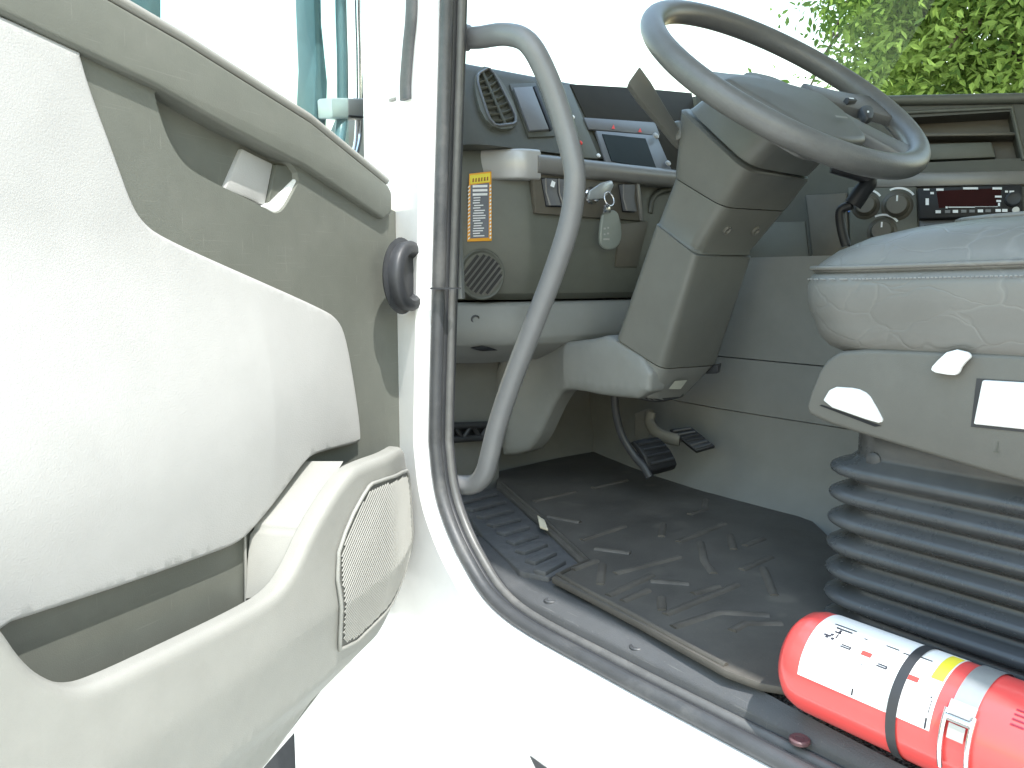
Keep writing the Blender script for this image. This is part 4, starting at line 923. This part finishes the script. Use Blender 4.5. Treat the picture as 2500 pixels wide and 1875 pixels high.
for t in range(9):
    f = t / 8; wd = .235 - .03 * f * f - (.06 if t in (0, 8) else 0); dp = .055 - (.03 if t in (0, 8) else 0); cy, cz = -.16 - .22 * f, .44 + .72 * f
    bk_.append([Vector((.4375 + x, cy + y, cz)) for x, y in rrect(-wd, wd, -dp, dp, min(wd, dp) * .9, 5)])
loft('backrest', bk_, M['leather'], seat, smooth=70)
# cushion frame
BX = .207
fp = [(1972, 1012), (1966, 992), (1978, 955), (1998, 905), (2018, 878), (2050, 858), (2120, 852), (2500, 866), (2500, 1182), (2040, 1042)]
fb = [V(p, q, X=BX) for p, q in fp]; fb[-2:-2] = [Vector((BX, -.10, .362)), Vector((BX, -.10, .19))]
sb = prism('seat_base', chaikin(fb, 1, q=.12), (.455, 0, 0), M['seat_plastic'], seat, .006, 3)
prism('front_lever', [V(p, q, X=BX - .003) for p, q in chaikin([Vector(p) for p in ((2003, 986), (2028, 944), (2090, 948), (2118, 962), (2138, 996), (2156, 1030), (2140, 1034))], 1, q=.2)], (.008, 0, 0), M['white_plastic'], sb, .002)
prism('lever_slot', [V(p, q, X=BX - .0008) for p, q in ((2000, 990), (2006, 988), (2142, 1036), (2152, 1040), (2136, 1042))], (.003, 0, 0), M['black'], sb)
prism('handle_recess', [V(p, q, X=BX - .0008) for p, q in ((2384, 924), (2640, 940), (2640, 1070), (2370, 1042))], (.003, 0, 0), M['rubber_dark'], sb)
prism('rear_lever', [V(p, q, X=BX - .004) for p, q in ((2397, 928), (2640, 942), (2640, 1064), (2375, 1036))], (.008, 0, 0), M['white_plastic'], sb, .002)
prism('height_strap', chaikin([V(p, q, X=BX - .010) for p, q in ((2268, 908), (2276, 890), (2320, 850), (2378, 864), (2348, 892), (2340, 912), (2326, 918))], 1), (.006, 0, 0), M['white_plastic'], seat, .002)
prints('base_mark', [[V(p, q, X=BX - .001) for p, q in ((2432, 1100), (2436, 1078), (2438, 1078), (2434, 1102))], [V(p, q, X=BX - .001) for p, q in ((2424, 1101), (2440, 1103), (2440, 1105), (2424, 1103))]], M['dash'], sb)
# bellows
bx0, bx1, by0, by1 = .222, .66, -.10, .560
def bring(z, ins): return [Vector((x, y, z)) for x, y in rrect(bx0 + ins, bx1 - ins, by0 + ins, by1 - ins * 1.4, .055, 8)]
prof = [(.252, .024), (.248, .018), (.226, .018), (.222, .018)]
for k in range(7):
    z = .204 - k * .0318; prof += [(z + .0165, .0165), (z + .011, .0125), (z + .0065, .0045), (z + .0035, .001), (z, 0), (z - .0035, .0008), (z - .0065, .0035), (z - .0095, .0095), (z - .0125, .0148), (z - .0145, .0163)]
prof += [(-.004, .02)]
be = loft('suspension_bellows', [bring(z, i) for z, i in prof], M['bellows'], seat, smooth=60)
for p, q in ((2133, 1122), (2435, 1206)):
    lathe('bellows_bolt', V(p, q, X=bx0 + .0185), (-1, 0, 0), [(-.004, .009), (.002, .009), (.004, .006)], M['rubber'], be, 12)
box('seat_riser', (.44, .23, .25), (.36, .56, .07), M['black'], seat)

# ================================================================== fire extinguisher
EX, ER, EZ = .052, .050, .0525
fe = thing('fire_extinguisher', (EX, .25, 0), 'red fire extinguisher lying strapped beside the seat', 'extinguisher')
lathe('cylinder', (EX, .457, EZ), (0, -1, 0), [(0, .012), (.0015, .03), (.005, .040), (.012, .0465), (.022, .0495), (.03, ER), (.50, ER), (.53, .045), (.55, .02), (.57, .018)], M['red'], fe, 56, 60)
def cyl(ang, y, h=.0004): return Vector((EX + (ER + h) * math.cos(R(ang)), y, EZ + (ER + h) * math.sin(R(ang))))
def patch(name, a0, a1, y0, y1, h, m, par, n=24, thick=None):
    bm = bmesh.new(); A = [bm.verts.new(cyl(a0 + (a1 - a0) * k / n, y0, h)) for k in range(n + 1)]; B = [bm.verts.new(cyl(a0 + (a1 - a0) * k / n, y1, h)) for k in range(n + 1)]
    for k in range(n): bm.faces.new((A[k], A[k + 1], B[k + 1], B[k]))
    if thick:
        bmesh.ops.solidify(bm, geom=bm.faces[:], thickness=thick)
    return finish(name, bm, m, par, 60)
EY = lambda px, py, ang: None
lab = patch('paper_label', 66, 173, .424, .300, .0004, M['label'], fe)
MA = lambda a: 66 + (a - 60) * 107 / 136
MY = lambda y: .300 + (y - .288) * .124 / .152
def inkq(a0, a1, y0, y1):
    a0, a1, y0, y1 = MA(a0), MA(a1), MY(y0), MY(y1)
    return [cyl(a0, y0, .0008), cyl(a1, y0, .0008), cyl(a1, y1, .0008), cyl(a0, y1, .0008)]
ik = []
for a0, a1, y0, y1 in ((128, 131, .427, .418), (131, 134, .424, .420), (124, 128, .420, .416), (122, 130, .413, .411), (130, 134, .417, .413), (118, 121, .418, .410), (114, 118, .414, .411),
    (110, 113, .420, .400), (104, 106, .425, .398), (134, 136, .402, .392), (137, 139, .403, .391), (134, 139, .392, .390), (141, 143, .356, .346), (144, 146, .357, .345), (141, 146, .347, .345), (112, 114, .385, .381),
    (150, 151.5, .3725, .3705), (158, 159, .3725, .3715), (166, 166.7, .3725, .3715), (184, 193, .3735, .3715), (156, 158, .2945, .2925), (160, 176, .2925, .2915), (182, 195, .2935, .2915), (110, 112, .36, .345), (112, 114, .34, .33), (108, 110, .33, .31)):
    ik.append(inkq(a0, a1, y0, y1))
prints('label_print', ik, M['ink'], fe)
prints('label_emblem', [inkq(132, 139, .378, .366), inkq(140, 147, .322, .311)], M['ink_red'], fe)
patch('yellow_strip', 78, 124, .3115, .3010, .0009, M['yellow'], fe)
prints('strip_print', [inkq(84 + k * 7, 88 + k * 7, .2975, .2925) for k in range(7)], mat('ink_olive', (.3, .27, .03), .5), fe)
patch('rubber_band', 20, 250, .3365, .3275, .0016, M['rubber_dark'], fe, 40, .0015)
patch('metal_strap', 20, 140, .288, .269, .0014, M['steel'], fe, 30, .0012)
bk = patch('strap_buckle', 137, 156, .289, .268, .0035, M['silver'], fe, 8, .003)
tube('buckle_bar', [cyl(152, .288, .006), cyl(152, .269, .006)], .0025, M['chrome'], bk, 8)
for y in (.289, .268): tube('buckle_wire', [cyl(a, y, .004) for a in range(146, 204, 6)], .0022, M['chrome'], bk, 8)
patch('latch_plate', 157, 170, .285, .272, .004, M['silver'], fe, 8, .002)
prints('side_lettering', [[cyl(a, y, .0006), cyl(a + 1.6, y, .0006), cyl(a + 1.6, y - .010, .0006), cyl(a, y - .010, .0006)] for a, y in ((122, .245), (127, .245), (132, .245), (137, .245))], mat('ink_maroon', (.22, .02, .04), .4), fe)

# ================================================================== tree beyond the windshield
tc_ = V(2560, -120, D=9.5)
tree = thing('tree', (tc_.x + .3, tc_.y + .3, Z0), 'sunlit green leafy tree standing beyond the windshield', 'tree')
tb = Vector((tc_.x + .3, tc_.y + .3, Z0))
bm = bmesh.new(); trunk = [tb, tb + Vector((.05, 0, 1.2)), tb + Vector((-.05, .05, 2.6)), Vector((tc_.x, tc_.y, tc_.z + .6)), Vector((tc_.x + .1, tc_.y, tc_.z + 2))]
add_tube(bm, catmull(trunk, 5), [.22 - .009 * k for k in range(21)], 10)
finish('trunk', bm, M['bark'], tree, 60)
limbs = []
for k in range(16):
    a = 2 * math.pi * k / 16 + random.random() * .3; st = trunk[2].lerp(trunk[3], random.random()); L_ = random.uniform(1.3, 2.3)
    en = st + Vector((math.cos(a) * L_, math.sin(a) * L_, random.uniform(.2, 1.3))); md = st.lerp(en, .5) + Vector((0, 0, .2)); dr = en + Vector((math.cos(a) * .5, math.sin(a) * .5, -random.uniform(.3, 1.0)))
    pth = catmull([st, md, en, dr], 5); limbs.append(pth)
    bm = bmesh.new(); add_tube(bm, pth, [.055 - .0028 * i for i in range(len(pth))], 6); finish('limb', bm, M['bark'], tree, 60)
def leaves(name, cnt, m, seed):
    rg = random.Random(seed); verts = []; faces = []
    clumps = []
    for k in range(260):
        while True:
            v = Vector((rg.uniform(-1, 1), rg.uniform(-1, 1), rg.uniform(-1, 1)))
            if .25 < v.length < 1: break
        c = tc_ + Vector((v.x * 2.45, v.y * 2.45, v.z * 2.1)); clumps.append((c, rg.uniform(.18, .42)))
    for _ in range(cnt):
        c, r = rg.choice(clumps)
        p = c + Vector((rg.gauss(0, r), rg.gauss(0, r), rg.gauss(0, r * .8)))
        s = rg.uniform(.04, .072); q = Matrix.Rotation(rg.uniform(0, 6.28), 3, 'Z') @ Matrix.Rotation(rg.uniform(.2, 1.9), 3, 'X') @ Matrix.Rotation(rg.uniform(0, 6.28), 3, 'Z')
        i = len(verts)
        for x, y, z in ((0, -1, 0), (.42, -.25, .12), (.3, .45, .08), (0, 1.1, -.1), (-.3, .45, .08), (-.42, -.25, .12)): verts.append(p + q @ Vector((x * s, y * s, z * s)))
        faces.append((i, i + 1, i + 2, i + 3)); faces.append((i, i + 3, i + 4, i + 5))
    me = bpy.data.meshes.new(name); me.from_pydata(verts, [], faces); me.materials.append(m)
    return link(bpy.data.objects.new(name, me), tree)
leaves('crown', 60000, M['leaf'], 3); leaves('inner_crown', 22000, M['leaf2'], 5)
